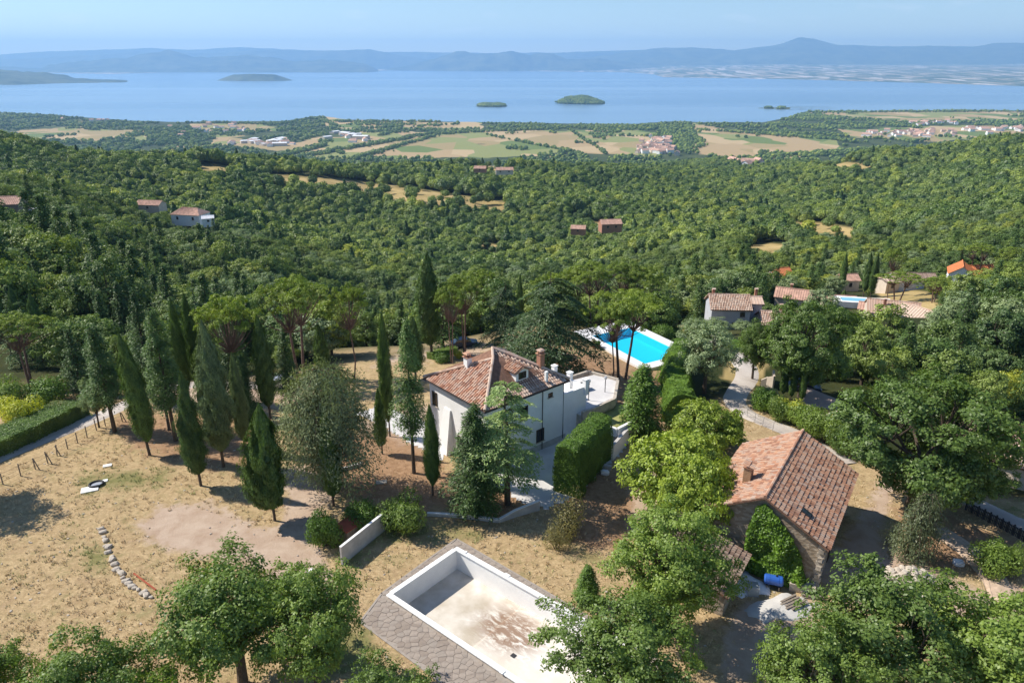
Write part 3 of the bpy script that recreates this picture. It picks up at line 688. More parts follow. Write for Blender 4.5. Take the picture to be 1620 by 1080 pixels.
# ---------------------------------------------------------------- ground sheet
def sdist(px, py, poly):
    """signed distance (px, positive inside) to a polygon given in photo pixels, used once to lay the real ground out"""
    p = np.array(poly, float); d = np.full(px.shape, 1e9); ins = np.zeros(px.shape, bool)
    for i in range(len(p)):
        a, b = p[i], p[(i + 1) % len(p)]; e = b - a
        t = np.clip(((px - a[0]) * e[0] + (py - a[1]) * e[1]) / (e @ e), 0, 1)
        d = np.minimum(d, np.hypot(px - a[0] - t * e[0], py - a[1] - t * e[1]))
        c = ((a[1] > py) != (b[1] > py)) & (px < (b[0] - a[0]) * (py - a[1]) / (b[1] - a[1] + 1e-12) + a[0]); ins ^= c
    return np.where(ins, d, -d)
GOLD = [[(430,276),(520,282),(600,290),(700,305),(805,320),(800,334),(720,326),(650,322),(560,300),(430,288)], [(312,262),(370,264),(372,272),(316,270)],
        [(1246,352),(1300,352),(1356,362),(1352,376),(1300,370),(1250,360)], [(1165,392),(1210,384),(1260,388),(1240,400),(1180,400)],
        [(1283,256),(1330,256),(1390,262),(1380,268),(1300,266)], [(740,262),(800,262),(820,272),(780,274),(740,268)], [(930,352),(975,352),(975,366),(940,360)], [(750,382),(790,388),(790,394),(756,388)],
        [(1380,450),(1470,462),(1500,500),(1400,490)], [(1040,505),(1110,520),(1100,535),(1040,525)], [(1160,560),(1215,575),(1190,640),(1140,600)],[(835,236),(885,236),(885,246),(840,246)],[(1165,250),(1200,254),(1230,262),(1170,264)]]
FIELDS = [[(30,208),(120,204),(230,214),(150,222),(20,220)], [(1330,206),(1480,200),(1620,200),(1620,216),(1450,222),(1340,216)], [(300,196),(420,198),(440,206),(310,206)], [(1110,222),(1320,240),(1240,252),(1120,246)], [(500,218),(560,212),(640,208),(700,210),(900,206),(1040,208),(1040,250),(900,240),(760,250),(480,250),(440,235)], [(505,182),(560,190),(760,194),(760,204),(600,204),(515,200)],
          [(1095,196),(1150,205),(1320,220),(1330,236),(1180,252),(1100,244)], [(1300,176),(1620,178),(1620,190),(1440,192),(1300,184)], [(160,205),(240,212),(230,222),(150,215)], [(350,218),(470,228),(440,240),(330,228)]]
PATCH = dict(
 dirt=[[(452,742),(500,735),(560,690),(600,640),(680,640),(700,690),(640,735),(600,730),(560,760),(515,800),(500,850),(525,900),(540,940),(480,960),(400,900),(300,880),(235,860),(215,830),(250,800),(330,795),(400,830),(440,835),(455,790)],
       [(1180,950),(1290,950),(1290,1010),(1180,1080),(1140,1080),(1150,1000)], [(1290,900),(1330,860),(1370,800),(1400,750),(1420,770),(1390,850),(1480,900),(1560,940),(1580,900),(1620,930),(1620,1000),(1560,990),(1450,960),(1330,960)],
       [(1080,690),(1150,740),(1150,800),(1000,850),(960,830),(985,760)], [(250,600),(460,600),(560,620),(420,650),(340,660),(250,640)], [(590,580),(760,560),(780,545),(700,545),(600,570)]],
 soil=[[(600,745),(690,740),(790,760),(860,800),(800,812),(680,805),(590,790)], [(800,548),(940,556),(1040,590),(1055,560),(1060,640),(1040,700),(960,640),(900,600),(820,570)], [(190,660),(330,650),(420,680),(420,740),(330,740),(240,720),(180,690)],
       [(480,690),(600,680),(700,720),(700,770),(600,790),(500,770)], [(905,745),(1000,740),(1000,880),(930,870),(880,830)], [(1410,800),(1620,850),(1620,925),(1480,900)]],
 green=[[(545,815),(620,800),(700,830),(760,835),(760,850),(600,860),(560,900),(520,920)], [(120,755),(190,745),(270,745),(260,765),(200,775),(130,780)], [(490,980),(560,990),(600,1000),(590,1060),(500,1080)], [(560,640),(620,700),(590,720),(540,690)],
        [(930,640),(1000,650),(1010,680),(960,675)], [(130,870),(180,865),(170,905),(140,900)], [(0,600),(60,600),(110,640),(60,660),(0,680)],[(1560,800),(1620,790),(1620,830)],[(575,730),(640,735),(620,760),(560,755)],[(880,850),(960,880),(1000,900),(900,880)]],
)
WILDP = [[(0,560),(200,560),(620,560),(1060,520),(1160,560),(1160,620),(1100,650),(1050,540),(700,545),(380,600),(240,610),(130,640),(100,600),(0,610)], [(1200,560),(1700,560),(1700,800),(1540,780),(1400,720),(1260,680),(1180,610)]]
def build_ground():
    na, nr = 460, 620
    az = np.radians(np.linspace(-64, 64, na)); rr = np.exp(np.linspace(math.log(11), math.log(7600), nr))
    A, RR = np.meshgrid(az, rr); X = RR * np.sin(A); Y = RR * np.cos(A) - 2
    Z = hgt(X, Y)
    px, py = proj(X, Y, Z)
    near = (RR < 190) & (px > -400) & (px < 2100)
    def mask(polys, soft_, sel):
        m = np.zeros(X.shape); qx, qy = px[sel], py[sel]
        for p in polys: m[sel] = np.maximum(m[sel], sstep(-soft_, soft_, sdist(qx, qy, p)))
        return m
    dirt = mask(PATCH['dirt'], 22, near); soil = mask(PATCH['soil'], 26, near) ; green = mask(PATCH['green'], 26, near)
    mid = (RR > 100) & (RR < 2600) & (px > -400) & (px < 2100)
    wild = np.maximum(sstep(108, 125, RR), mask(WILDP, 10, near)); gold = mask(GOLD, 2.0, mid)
    far = RR > 1600
    plain = sstep(1900, 2300, RR + 200 * fbm(X / 300, Y / 300, 77)); field = mask(FIELDS, 5, far & (px > -400) & (px < 2100))
    i = np.arange(nr - 1)[:, None] * na; j = np.arange(na - 1)[None]
    F = np.stack([i + j, i + na + j, i + na + j + 1, i + j + 1], -1).reshape(-1, 4)[:, ::-1]
    xc = X.ravel()[F].mean(1); yc = Y.ravel()[F].mean(1)
    cut = inrect(xc, yc, 1, -.3, PW + .3, -.3, PLEN + .3) | inrect(xc, yc, 2, -.4, TL + .4, -.4, TWD + .4)
    F = F[~cut]
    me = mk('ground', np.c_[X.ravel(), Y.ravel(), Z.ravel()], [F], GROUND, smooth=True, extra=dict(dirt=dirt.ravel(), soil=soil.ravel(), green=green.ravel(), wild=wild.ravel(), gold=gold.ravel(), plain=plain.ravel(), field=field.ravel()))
    tag(put('ground', me), kind='structure')
build_ground()
def strip(name, pts, widths, mat, up=.02, step=1.2, kerb=None):
    """a road laid on the ground: centre line in photo pixels, widths in metres"""
    C = np.array([gp(*p)[:2] for p in pts]); W = np.interp(np.linspace(0, 1, 400), np.linspace(0, 1, len(widths)), widths)
    # Catmull-Rom resample
    q = np.vstack([C[0] * 2 - C[1], C, C[-1] * 2 - C[-2]]); out = []
    for i in range(len(C) - 1):
        n = max(2, int(np.linalg.norm(C[i + 1] - C[i]) / step))
        for t in np.linspace(0, 1, n, endpoint=False):
            a, b, c, d = q[i:i + 4]; out.append(.5 * ((2 * b) + (c - a) * t + (2 * a - 5 * b + 4 * c - d) * t * t + (3 * b - a - 3 * c + d) * t ** 3))
    out.append(C[-1]); C = np.array(out); n = len(C); W = np.interp(np.linspace(0, 1, n), np.linspace(0, 1, len(widths)), widths)
    d = nrm(np.gradient(C, axis=0)); nn = np.c_[-d[:, 1], d[:, 0]]; k = 7; V = []
    for s in np.linspace(-.5, .5, k):
        wob = fbm(C[:, 0] / 2 + s * 9, C[:, 1] / 2, 31) * .5 * (abs(s) > .45)
        xy = C + nn * ((s * W + wob))[:, None]
        V.append(np.c_[xy, hgt(xy[:, 0], xy[:, 1]) + up + .10 * (1 - (2 * s) ** 2) - .10 * (abs(s) > .45)])
    V = np.array(V).transpose(1, 0, 2).reshape(-1, 3)
    i = np.arange(n - 1)[:, None] * k; j = np.arange(k - 1)[None]
    F = np.stack([i + j, i + j + 1, i + k + j + 1, i + k + j], -1).reshape(-1, 4)
    return tag(put(name, mk(name, V, [F], mat, smooth=True)), kind='structure')
strip('gravel_lane', [(-160,790),(-60,748),(0,722),(60,697),(125,672),(180,648),(225,628),(262,615),(340,606),(430,610),(500,600)], [3.6,3.6,3.6,3.6,3.4,3.4,4], GRAVEL)
strip('gravel_road', [(1118,520),(1140,538),(1168,562),(1182,592),(1168,618),(1162,636),(1180,654),(1212,668),(1252,684),(1300,712),(1340,735)], [3,4,6,6.5,5,4,3.4,3.4,3.4], GRAVEL)
strip('side_road', [(1500,778),(1545,796),(1590,818),(1640,840),(1720,880)], [2.8], GRAVEL)
strip('dirt_track', [(1470,830),(1530,870),(1570,912),(1590,950),(1610,1000)], [2.6], plain_mat('track_dirt', (0.50, 0.37, 0.27), .95, .25, 2), up=.01)
def sheet(name, poly, mat, up=.03, grid=1.0, z=None):
    P = [gp(*p) for p in poly]; mb = MB()
    if z is not None:
        mb.prism([(p.x, p.y) for p in P][::-1] if sum((P[i].x - P[i-1].x) * (P[i].y + P[i-1].y) for i in range(len(P))) > 0 else [(p.x, p.y) for p in P], z - .6, z)
    else:
        xs = [p.x for p in P]; ys = [p.y for p in P]; pl = [(p.x, p.y) for p in P]
        gx = np.arange(min(xs) - grid, max(xs) + grid, grid / 2); gy = np.arange(min(ys) - grid, max(ys) + grid, grid / 2)
        X, Y = np.meshgrid(gx, gy); s = sdist(X.ravel(), Y.ravel(), pl).reshape(X.shape)
        n = len(gx); V = np.c_[X.ravel(), Y.ravel(), hgt(X, Y).ravel() + up]
        i = np.arange(len(gy) - 1)[:, None] * n; j = np.arange(n - 1)[None]
        F = np.stack([i + j, i + j + 1, i + n + j + 1, i + n + j], -1).reshape(-1, 4)
        F = F[(s.ravel()[F] > -.25).all(1)]
        return tag(put(name, mk(name, V, [F], mat, smooth=True)), kind='structure')
    return tag(obj(mb, name, mat), kind='structure')
sheet('courtyard_paving', [(722,705),(800,690),(920,655),(1003,684),(985,715),(905,790),(864,806),(812,790),(800,776),(735,770)], PAVE)
PZ = 2.3
def raised(name, px, z, mat, side, lab):
    P = [at_z(a, b, z) for a, b in px]; pl = [(p.x, p.y) for p in P]
    if sum(pl[i - 1][0] * pl[i][1] - pl[i][0] * pl[i - 1][1] for i in range(len(pl))) < 0: pl = pl[::-1]
    m = MB().prism(pl, -3, z); o = tag(obj(m, name, side), kind='structure')
    m = MB().prism(pl, z + .004, z + .06); tag(obj(m, name + '_surface', mat, o), kind='structure')
raised('patio_paving', [(884,622),(900,603),(945,592),(977,604),(972,634),(936,650),(919,657),(900,650)], PZ, PAVE, STONE, '')
raised('raised_lawn', [(921,659),(938,652),(974,637),(1000,648),(1004,668),(976,682),(945,672)], 1.3, plain_mat('lawn_grass', (.30, .30, .11), .95, .3, 1.2), STONE, '')
sheet('path_paving', [(560,655),(600,640),(690,672),(705,735),(660,708),(600,672)], PAVE, up=.03)

# lake, far shore, islands, mountains
X0, X1 = -40000, 40000
mb = MB(); mb.add([(X0, 3300, -300), (X1, 3300, -300), (X1, 33800, -300), (X0, 33800, -300)], [np.array([[0, 1, 2, 3]])]); tag(obj(mb, 'lake_water', LAKE), kind='structure')
FSH = [(-500,113),(0,114),(170,117.5),(300,114),(440,113),(640,112),(800,112.5),(1000,115),(1035,118),(1050,123),(1150,124),(1300,127),(1400,130),(1500,133),(1620,137),(2100,145)]
def build_far():
    cols = np.linspace(-700, 2300, 300); ks = np.linspace(0, 1, 60) ** 1.4
    rows = np.interp(cols, [p[0] for p in FSH], [p[1] for p in FSH]) + .8 * fbm(cols / 30, cols * 0, 4)
    Ys = 339 / np.array([T(r) for r in rows])
    C, K = np.meshgrid(cols, ks); YS = np.interp(C, cols, Ys); Y = YS + K * (34000 - YS)
    X = (C - 810) / FP * (Y * CP + 339 * SP)
    Z = -299 + np.clip((Y - YS) * .016, 0, 165) * sstep(500, 1300, C) + 130 * np.clip(fbm(X / 2600, Y / 2600, 41, 5), 0, 1) * sstep(300, 3500, Y - YS)
    Z[0] = -303
    n = len(cols); i = np.arange(59)[:, None] * n; j = np.arange(n - 1)[None]
    F = np.stack([i + j, i + j + 1, i + n + j + 1, i + n + j], -1).reshape(-1, 4)
    tag(put('shore_land', mk('shore_land', np.c_[X.ravel(), Y.ravel(), Z.ravel()], [F], FARP, smooth=True)), kind='structure')
build_far()
def ridge(name, prof, Y0, depth, seed, rough=1.0, base=-299, step=4):
    cx = np.arange(prof[0][0], prof[-1][0] + 1, step, float)
    rw = np.interp(cx, [p[0] for p in prof], [p[1] for p in prof]); k = np.hanning(5); k /= k.sum(); rw = np.convolve(np.pad(rw, 2, 'edge'), k, 'valid')
    top = H - Y0 * np.array([T(r) for r in rw]); Xc = (cx - 810) / FP * (Y0 * CP + (H - top) * SP)
    top = top + rough * depth * .035 * fbm(Xc / depth * 3, Xc * 0 + seed, seed, 5)
    ss = np.linspace(-1, 1, 41); S, XX = np.meshgrid(ss, Xc, indexing='ij')
    spur = fbm(XX / depth * 2.4, S * 1.2 + seed * 3, seed, 5)
    e = np.clip(1 - np.abs(S) ** 1.25, 0, 1); TT = np.tile(top, (41, 1))
    Z = base + (TT - base) * np.clip(e * (1 + 1.1 * spur * (1 - e) * 1.6), 0, 1.02); edge = np.minimum(1, np.minimum(np.arange(len(cx)), np.arange(len(cx))[::-1]) / (6.0 if depth > 2000 else len(cx) * .3)); Y = Y0 + S * depth * (.12 + .88 * edge ** .6)[None] + (0 if depth > 2000 else 1) * depth * .5 * fbm(XX / depth * 1.7, S * 0, seed + 5, 3)
    X = XX * (Y / Y0)
    edge = np.minimum(1, np.minimum(np.arange(len(cx)), np.arange(len(cx))[::-1]) / (6.0 if depth > 2000 else len(cx) * .22)) ** .7; Z = base - 3 + (Z - base + 3) * edge[None]
    n = len(cx); i = np.arange(40)[:, None] * n; j = np.arange(n - 1)[None]
    F = np.stack([i + j, i + j + 1, i + n + j + 1, i + n + j], -1).reshape(-1, 4)
    tag(put(name, mk(name, np.c_[X.ravel(), Y.ravel(), Z.ravel()], [F], HILLM, smooth=True)), kind='structure')
ridge('mountain', [(-500,82),(-100,84),(0,84),(120,80),(200,78),(235,76),(300,79),(380,75),(460,79),(600,82),(760,84),(900,83),(1000,80),(1060,77),(1150,80),(1210,82),(1300,80),(1350,72),(1450,74),(1540,73),(1620,68),(1800,66),(2100,74)], 32500, 1500, 5)
ridge('mountain', [(-500,95),(-60,97),(50,92),(150,88),(200,84),(260,82),(330,85),(400,81),(470,80),(510,81),(545,77),(585,71),(620,76),(655,80),(690,84),(720,90),(800,98)], 29500, 1900, 2)
ridge('mountain', [(870,100),(960,86),(1040,77),(1110,76),(1160,80),(1200,74),(1235,69),(1265,60),(1290,63),(1330,70),(1380,74),(1420,75),(1470,72),(1520,75),(1580,69),(1650,68),(1750,70),(1900,78),(2100,90)], 29000, 3600, 3)
ridge('hill', [(-400,104),(-50,106),(60,104),(120,98),(200,94),(240,86),(275,84),(310,88),(350,92),(390,84),(430,90),(470,96),(510,93),(545,97),(600,103)], 23600, 2400, 8, 3.2)
ridge('hill', [(600,101),(660,95),(700,86),(735,81),(780,84),(850,85),(900,91),(1000,97),(1100,101)], 25600, 1800, 12, 3.2)
ridge('headland', [(-400,112),(-100,108),(0,109),(30,110),(70,116),(110,119),(150,121),(190,123),(232,126)], 13000, 1800, 15, 3.2, step=3)
ridge('island', [(342,123),(352,120),(362,118.5),(400,117),(430,118),(452,120),(465,124)], 13200, 350, 21, .6, step=2)
ridge('island', [(742,172),(750,168),(765,165),(785,165),(800,167),(812,170)], 5950, 160, 22, 3.0, step=1.5)
ridge('island', [(880,162),(886,157),(900,153),(920,153),(940,157),(955,162),(968,167)], 6350, 220, 23, 3.0, step=1.5)
ridge('peninsula', [(1190,174),(1200,170),(1230,171),(1260,172),(1300,173),(1345,176)], 5650, 130, 24, 3.0, step=2)
# the air: one closed box of even pale haze
g = bpy.data.materials.new('haze'); g.use_nodes = True; g.node_tree.nodes.clear()
o_ = g.node_tree.nodes.new('ShaderNodeOutputMaterial'); pvn = g.node_tree.nodes.new('ShaderNodeVolumePrincipled')
pvn.inputs['Color'].default_value = (0.36, 0.62, 0.96, 1); pvn.inputs['Density'].default_value = HAZE; pvn.inputs['Anisotropy'].default_value = 0.15
g.node_tree.links.new(pvn.outputs[0], o_.inputs['Volume'])
mb = MB(); mb.box((0, 17000, 250), (84000, 34600, 1130)); o = obj(mb, 'haze', g); tag(o, kind='stuff')

# ---------------------------------------------------------------- building helpers
def roof_slab(mb, face, th=.14):
    f = [Vector(p) for p in face]; n = len(f)
    if n == 4: mb.hexa([p - Vector((0, 0, th)) for p in f], f)
    else:
        a = [p - Vector((0, 0, th)) for p in f]
        mb.add([tuple(p) for p in a + f], [np.array([[0, 2, 1], [3, 4, 5]]), np.array([[0, 1, 4, 3], [1, 2, 5, 4], [2, 0, 3, 5]])])
def tiles_on(mb, face, sp=.27, ln=.42, rad=.115, seed=0, up=.0):
    """half-round clay tiles laid in rows up a roof face; face[0]-face[1] is the eave"""
    rg = np.random.default_rng(seed)
    f = [np.array(p, float) for p in face]; e = f[1] - f[0]; L = np.linalg.norm(e); e /= L
    nn = np.cross(e, f[2] - f[0]); nn /= np.linalg.norm(nn); nn *= np.sign(nn[2]); u = np.cross(nn, e); u *= np.sign(u[2])
    pl = [((p - f[0]) @ e, (p - f[0]) @ u) for p in f]
    smin, smax = min(p[0] for p in pl), max(p[0] for p in pl); tmax = max(p[1] for p in pl)
    S, Tt = np.meshgrid(np.arange(smin + sp / 2, smax, sp), np.arange(-.05, tmax, ln * .86)); S = S.ravel(); Tt = Tt.ravel()
    S = S + rg.normal(0, .014, len(S)); d = sdist(S, Tt + ln * .4, [(p[0], p[1] if p[1] > .01 else -.3) for p in pl]); k = d > .02; S, Tt = S[k], Tt[k]
    th = np.radians([0, 50, 90, 130, 180]); V = []
    n = len(S); lift = rg.normal(.0, .012, n)
    for (t_, r_, h_) in ((0, rad * 1.12, .055), (ln, rad * .9, .015)):
        for a in th:
            off = np.outer(np.full(n, math.cos(a) * r_) + S, e) + np.outer(Tt + t_, u) + np.outer(np.full(n, math.sin(a) * r_ + h_ + up) + lift, nn)
            V.append(f[0] + off)
    V = np.array(V).transpose(1, 0, 2).reshape(-1, 3); b = np.arange(n)[:, None] * 10
    F = np.concatenate([b + np.array([[i, i + 1, i + 6, i + 5]]) for i in range(4)])
    mb.add(V, [F], np.repeat(rg.random(n), 10))
def ridge_caps(mb, a, b, sp=.4, r=.15, seed=0):
    a, b = Vector(a), Vector(b); L = (b - a).length; n = max(2, int(L / sp)); d = (b - a) / L
    for i in range(n): 
        p = a + d * (L * i / n); q = a + d * (L * (i + 1.12) / n)
        mb.tube([p + Vector((0, 0, .02)), q + Vector((0, 0, .05))], [r, r * .85], 7)
def window(parent, c, ang, w_=.9, h=1.3, shut=None, mat=GLASS, sill=True, fm=None, arch=False):
    """c centre on the wall face, ang outward direction"""
    e = MB(); t = .09; o = .035
    for (x, z, a, b) in ((-w_ / 2, 0, t, h + t), (w_ / 2, 0, t, h + t), (0, h / 2, w_ - t, t), (0, -h / 2, w_ - t, t), (0, 0, .045, h - t)): e.box((x, o, z), (a, .07, b))
    fo = obj(e, 'window', fm or SHUT, parent, c, ang - math.pi / 2)
    g_ = MB().box((0, .012, 0), (w_ - t, .02, h - t)); obj(g_, 'pane', mat, fo)
    if sill: obj(MB().box((0, .07, -h / 2 - .09), (w_ + .3, .16, .07)), 'sill', STONE, fo)
    if shut:
        for s in (-1, 1):
            m = MB().box((s * (w_ * .75 + .06), .05, 0), (w_ * .48, .05, h))
            for k in range(7): m.box((s * (w_ * .75 + .06), .08, -h * .42 + k * h * .14), (w_ * .4, .02, h * .07))
            obj(m, 'shutter', shut, fo)
    return fo
def house(label, c, L, W, he, hr, rz, wallm, roofm, wins=(), chim=(), group=None, tiles=False, cat='house', over=.35, door=None, name='house', base=2.0, hip=0.0, parent=None):
    e = empty(name, c, rz, label, cat, group)
    m = MB(); x, y = L / 2, W / 2
    if hip == 0:
        m.add([(-x, -y, -base), (x, -y, -base), (x, y, -base), (-x, y, -base), (-x, -y, he), (x, -y, he), (x, y, he), (-x, y, he), (-x, 0, hr), (x, 0, hr)],
              [np.array([[0, 1, 5, 4], [2, 3, 7, 6]]), np.array([[1, 2, 6, 9, 5], [3, 0, 4, 8, 7]])])
    else: m.box((0, 0, (he - base) / 2), (L, W, he + base))
    obj(m, 'wall', wallm, e)
    k = (hr - he) / y; X = x + over; Yo = y + over; zo = he - k * over + .06; r = MB(); hx = X - hip * (Yo) if hip else X; zr = hr + .06
    fs = [[(-X, -Yo, zo), (X, -Yo, zo), (hx, 0, zr), (-hx, 0, zr)], [(X, Yo, zo), (-X, Yo, zo), (-hx, 0, zr), (hx, 0, zr)]]
    if hip: fs += [[(X, -Yo, zo), (X, Yo, zo), (hx, 0, zr)], [(-X, Yo, zo), (-X, -Yo, zo), (-hx, 0, zr)]]
    for f in fs: roof_slab(r, f)
    ro = obj(r, 'roof', roofm if not tiles else ROOFB, e)
    if tiles:
        t = MB()
        for q, f in enumerate(fs): tiles_on(t, f, seed=q + 3, **(tiles if isinstance(tiles, dict) else {}))
        ridge_caps(t, (-hx, 0, zr + .06), (hx, 0, zr + .06))
        tag(obj(t, 'roof_tiles', roofm, ro), kind='stuff')
    else:
        t = MB(); ridge_caps(t, (-hx, 0, zr), (hx, 0, zr), .9, .16); obj(t, 'ridge_tiles', roofm, ro)
        t = MB(); nrow = int(L / .55)
        for f in fs[:2]:
            a, b, c_, d_ = [Vector(p) for p in f]
            for i in range(1, nrow):
                s = i / nrow; p, q = a.lerp(b, s), d_.lerp(c_, s); t.tube([p + Vector((0, 0, .03)), q + Vector((0, 0, .03))], .07, 4)
        tag(obj(t, 'tile_rows', roofm, ro), kind='stuff')
    for (side, s, z, w_, h_) in wins:              # side: 'f' -y, 'b' +y, 'r' +x, 'l' -x
        cc, an = {'f': ((s, -y, z), -math.pi / 2), 'b': ((s, y, z), math.pi / 2), 'r': ((x, s, z), 0), 'l': ((-x, s, z), math.pi)}[side]
        window(e, cc, an, w_, h_)
    for (cx, cy, top) in chim:
        zb = hr - k * abs(cy); ch = MB().box((cx, cy, (zb - .4 + top) / 2), (.55, .5, top - zb + .4)); ch.box((cx, cy, top + .04), (.75, .7, .08))
        cb = obj(ch, 'chimney', BRICKM if not hip else CREAM, ro)
        cp = MB()
        for sx in (-.25, .25): cp.box((cx + sx, cy, top + .2), (.06, .45, .25))
        cp.add([(cx - .42, cy - .38, top + .32), (cx + .42, cy - .38, top + .32), (cx + .42, cy, top + .5), (cx - .42, cy, top + .5), (cx + .42, cy + .38, top + .32), (cx - .42, cy + .38, top + .32)], [np.array([[0, 1, 2, 3], [3, 2, 4, 5]])])
        if not hip: cp  # cap
        obj(cp, 'chimney_cap', roofm, e)
    if door:
        side, s, w_, h_ = door; cc, an = {'f': ((s, -y, h_ / 2), -math.pi / 2), 'r': ((x, s, h_ / 2), 0), 'l': ((-x, s, h_ / 2), math.pi)}[side]
        d = MB().box((0, .03, 0), (w_, .06, h_)); do = obj(d, 'door', SHUT, e, cc, an - math.pi / 2); obj(MB().box((w_ * .35, .09, 0), (.05, .06, .15)), 'handle', IRON, do)
    return e

# ---------------------------------------------------------------- the villa
def villa():
    EZ = 7.1
    B = at_z(767, 651, EZ); d1 = Vector((.65, -.76, 0)); d2 = Vector((.76, .65, 0))
    Lc = B - d1 * 10.6; Rc = B + d2 * 11.6; K = Lc + d2 * 11.6
    A1 = at_z(780, 569, 10.0); A0 = at_z(779, 552, 10.4)
    gz = float(hgt(B.x, B.y)) - .5
    e = empty('villa', (0, 0, 0), 0, 'white two-storey villa with faded terracotta pyramid roof and a dormer', 'villa')
    ov = .45; i = lambda p, a, b: p + d1 * a + d2 * b
    cs = [i(B, -ov, ov), i(Rc, -ov, -ov), i(K, ov, -ov), i(Lc, ov, ov)]
    m = MB(); m.hexa([Vector((c.x, c.y, gz)) for c in cs], [Vector((c.x, c.y, EZ - .05)) for c in cs])
    # chimney breast and buttress on the sunny side
    q = Lc + d1 * 3.2 + d2 * ov; m.hexa([Vector((p.x, p.y, gz)) for p in (q - d2 * 1.1 - d1 * .3, q - d2 * 1.1 + d1 * 1.5, q + d1 * 1.5, q - d1 * .3)], [Vector((p.x, p.y, EZ - 2.4)) for p in (q - d2 * .15, q - d2 * .15 + d1 * 1.1, q + d1 * 1.1, q)])
    obj(m, 'wall', WHITE, e)
    roof = MB(); z = lambda p: Vector((p.x, p.y, EZ))
    L_, B_, R_, K_ = z(Lc), z(B), z(Rc), z(K)
    F = [[L_, B_, A1], [B_, R_, A0, A1], [R_, K_, A0], [K_, L_, A1, A0]]
    for f in F: roof_slab(roof, f)
    ro = obj(roof, 'roof', ROOFB, e)
    t = MB(); tiles_on(t, F[0], seed=1, sp=.33, rad=.14, ln=.5); tag(obj(t, 'roof_tiles', TILEM, ro), kind='stuff')
    t = MB(); 
    for k, f in enumerate(F[1:]): tiles_on(t, f, seed=5 + k, sp=.3, rad=.125, ln=.48)
    tag(obj(t, 'roof_tiles', TILEP, ro), kind='stuff')
    t = MB(); up = Vector((0, 0, .12))
    for a, b in ((L_, A1), (B_, A1), (R_, A0), (K_, A0), (A1, A0)): ridge_caps(t, a + up, b + up, .45, .17)
    tag(obj(t, 'ridge_tiles', TILEP, ro), kind='stuff')
    gt = MB()
    for a, b in ((L_, B_), (B_, R_), (R_, K_)): gt.tube([a - up * 1.2, b - up * 1.2], .08, 6)
    gt.tube([R_ - up, Vector((cs[1].x, cs[1].y, EZ - .5)), Vector((cs[1].x + .05, cs[1].y - .05, gz + .6))], .05, 6)
    obj(gt, 'gutter', IRON, e)
    aLB = math.atan2(-d2.y, -d2.x); aBR = math.atan2(d1.y, d1.x)
    ws = Lc + d2 * ov
    for s, zz, w_, h_ in ((1.4, 5.0, .8, 1.5), (8.2, 4.9, .95, 1.5), (8.2, 1.6, .9, 1.4), (5.9, 1.5, 1.0, 1.5)): window(e, (ws.x + d1.x * s, ws.y + d1.y * s, zz), aLB, w_, h_)
    wb = B - d1 * ov
    for s, zz, w_, h_ in ((2.0, 5.0, .9, 1.4), (5.5, 5.0, .9, 1.4), (9.2, 5.9, .5, .4), (2.5, 1.4, 1.0, 1.4), (7.8, 1.6, 1.0, 1.4)): window(e, (wb.x + d2.x * s, wb.y + d2.y * s, zz), aBR, w_, h_)
    pl_ = MB()
    for a_, b_, n_ in ((Lc + d2 * ov, B + d2 * ov, -d2), (B - d1 * ov, Rc - d1 * ov, d1)):
        q0, q1 = a_ + n_ * .03, b_ + n_ * .03
        pl_.hexa([Vector((q.x, q.y, gz)) for q in (q0, q1, q1 - n_ * .02, q0 - n_ * .02)], [Vector((q.x, q.y, gz + 1.0)) for q in (q0, q1, q1 - n_ * .02, q0 - n_ * .02)])
    obj(pl_, 'plinth', CONC, e)
    for s_ in (.25, .72):
        q = wb + d2 * (11.2 * s_) + d1 * .06; dp = MB(); dp.tube([(q.x, q.y, EZ - .35), (q.x, q.y, gz + .1)], .045, 6); obj(dp, 'downpipe', IRON, e)
    # dormer on the right-hand slope
    n = np.cross(np.array(R_ - B_), np.array(A0 - B_)); n /= np.linalg.norm(n)
    def on(px, py):
        d = ray(px, py); o_ = np.array((0, 0, H)); tt = (n @ (np.array(B_) - o_)) / (n @ d); return Vector(o_ + d * tt)
    def zroof(p): return B_.z - (n[0] * (p.x - B_.x) + n[1] * (p.y - B_.y)) / n[2]
    fr = on(826, 603); a, b = d2 * 0.85, -d1 * 2.5   # half width along the eave, length up the roof
    ft = zroof(fr) + 1.15
    bl, br, kl, kr = fr - a, fr + a, fr - a + b, fr + a + b
    m = MB(); m.hexa([Vector((p.x, p.y, min(zroof(p), zroof(fr)) - .1)) for p in (bl, br, kr, kl)], [Vector((p.x, p.y, ft)) for p in (bl, br, kr, kl)])
    dm = obj(m, 'dormer', WHITE, e)
    rg = [fr + Vector((0, 0, ft - fr.z + .5)), fr + b + Vector((0, 0, ft - fr.z + .5))]
    o1 = d1 * .25; dr = MB(); a2 = d2 * 1.05
    up2 = lambda p, zz: Vector((p.x, p.y, zz))
    f1 = [up2(fr + a2 + o1, ft), up2(fr + a2 + b, ft), up2(fr + b, ft + .5), up2(fr + o1, ft + .5)]
    f2 = [up2(fr - a2 + b, ft), up2(fr - a2 + o1, ft), up2(fr + o1, ft + .5), up2(fr + b, ft + .5)]
    for f in (f1, f2): roof_slab(dr, f, .1)
    m = MB()
    m.add([tuple(up2(bl, ft)), tuple(up2(br, ft)), tuple(up2(fr, ft + .42))], [np.array([[0, 1, 2]])]); obj(m, 'gable', WHITE, dm)
    for k, f in enumerate((f1, f2)): tiles_on(dr, f, seed=30 + k, sp=.3, rad=.13, ln=.45)
    obj(dr, 'dormer_roof', TILE, dm)
    window(dm, (fr.x + d1.x * .01, fr.y + d1.y * .01, ft - .45), aBR, .9, .65, sill=False)
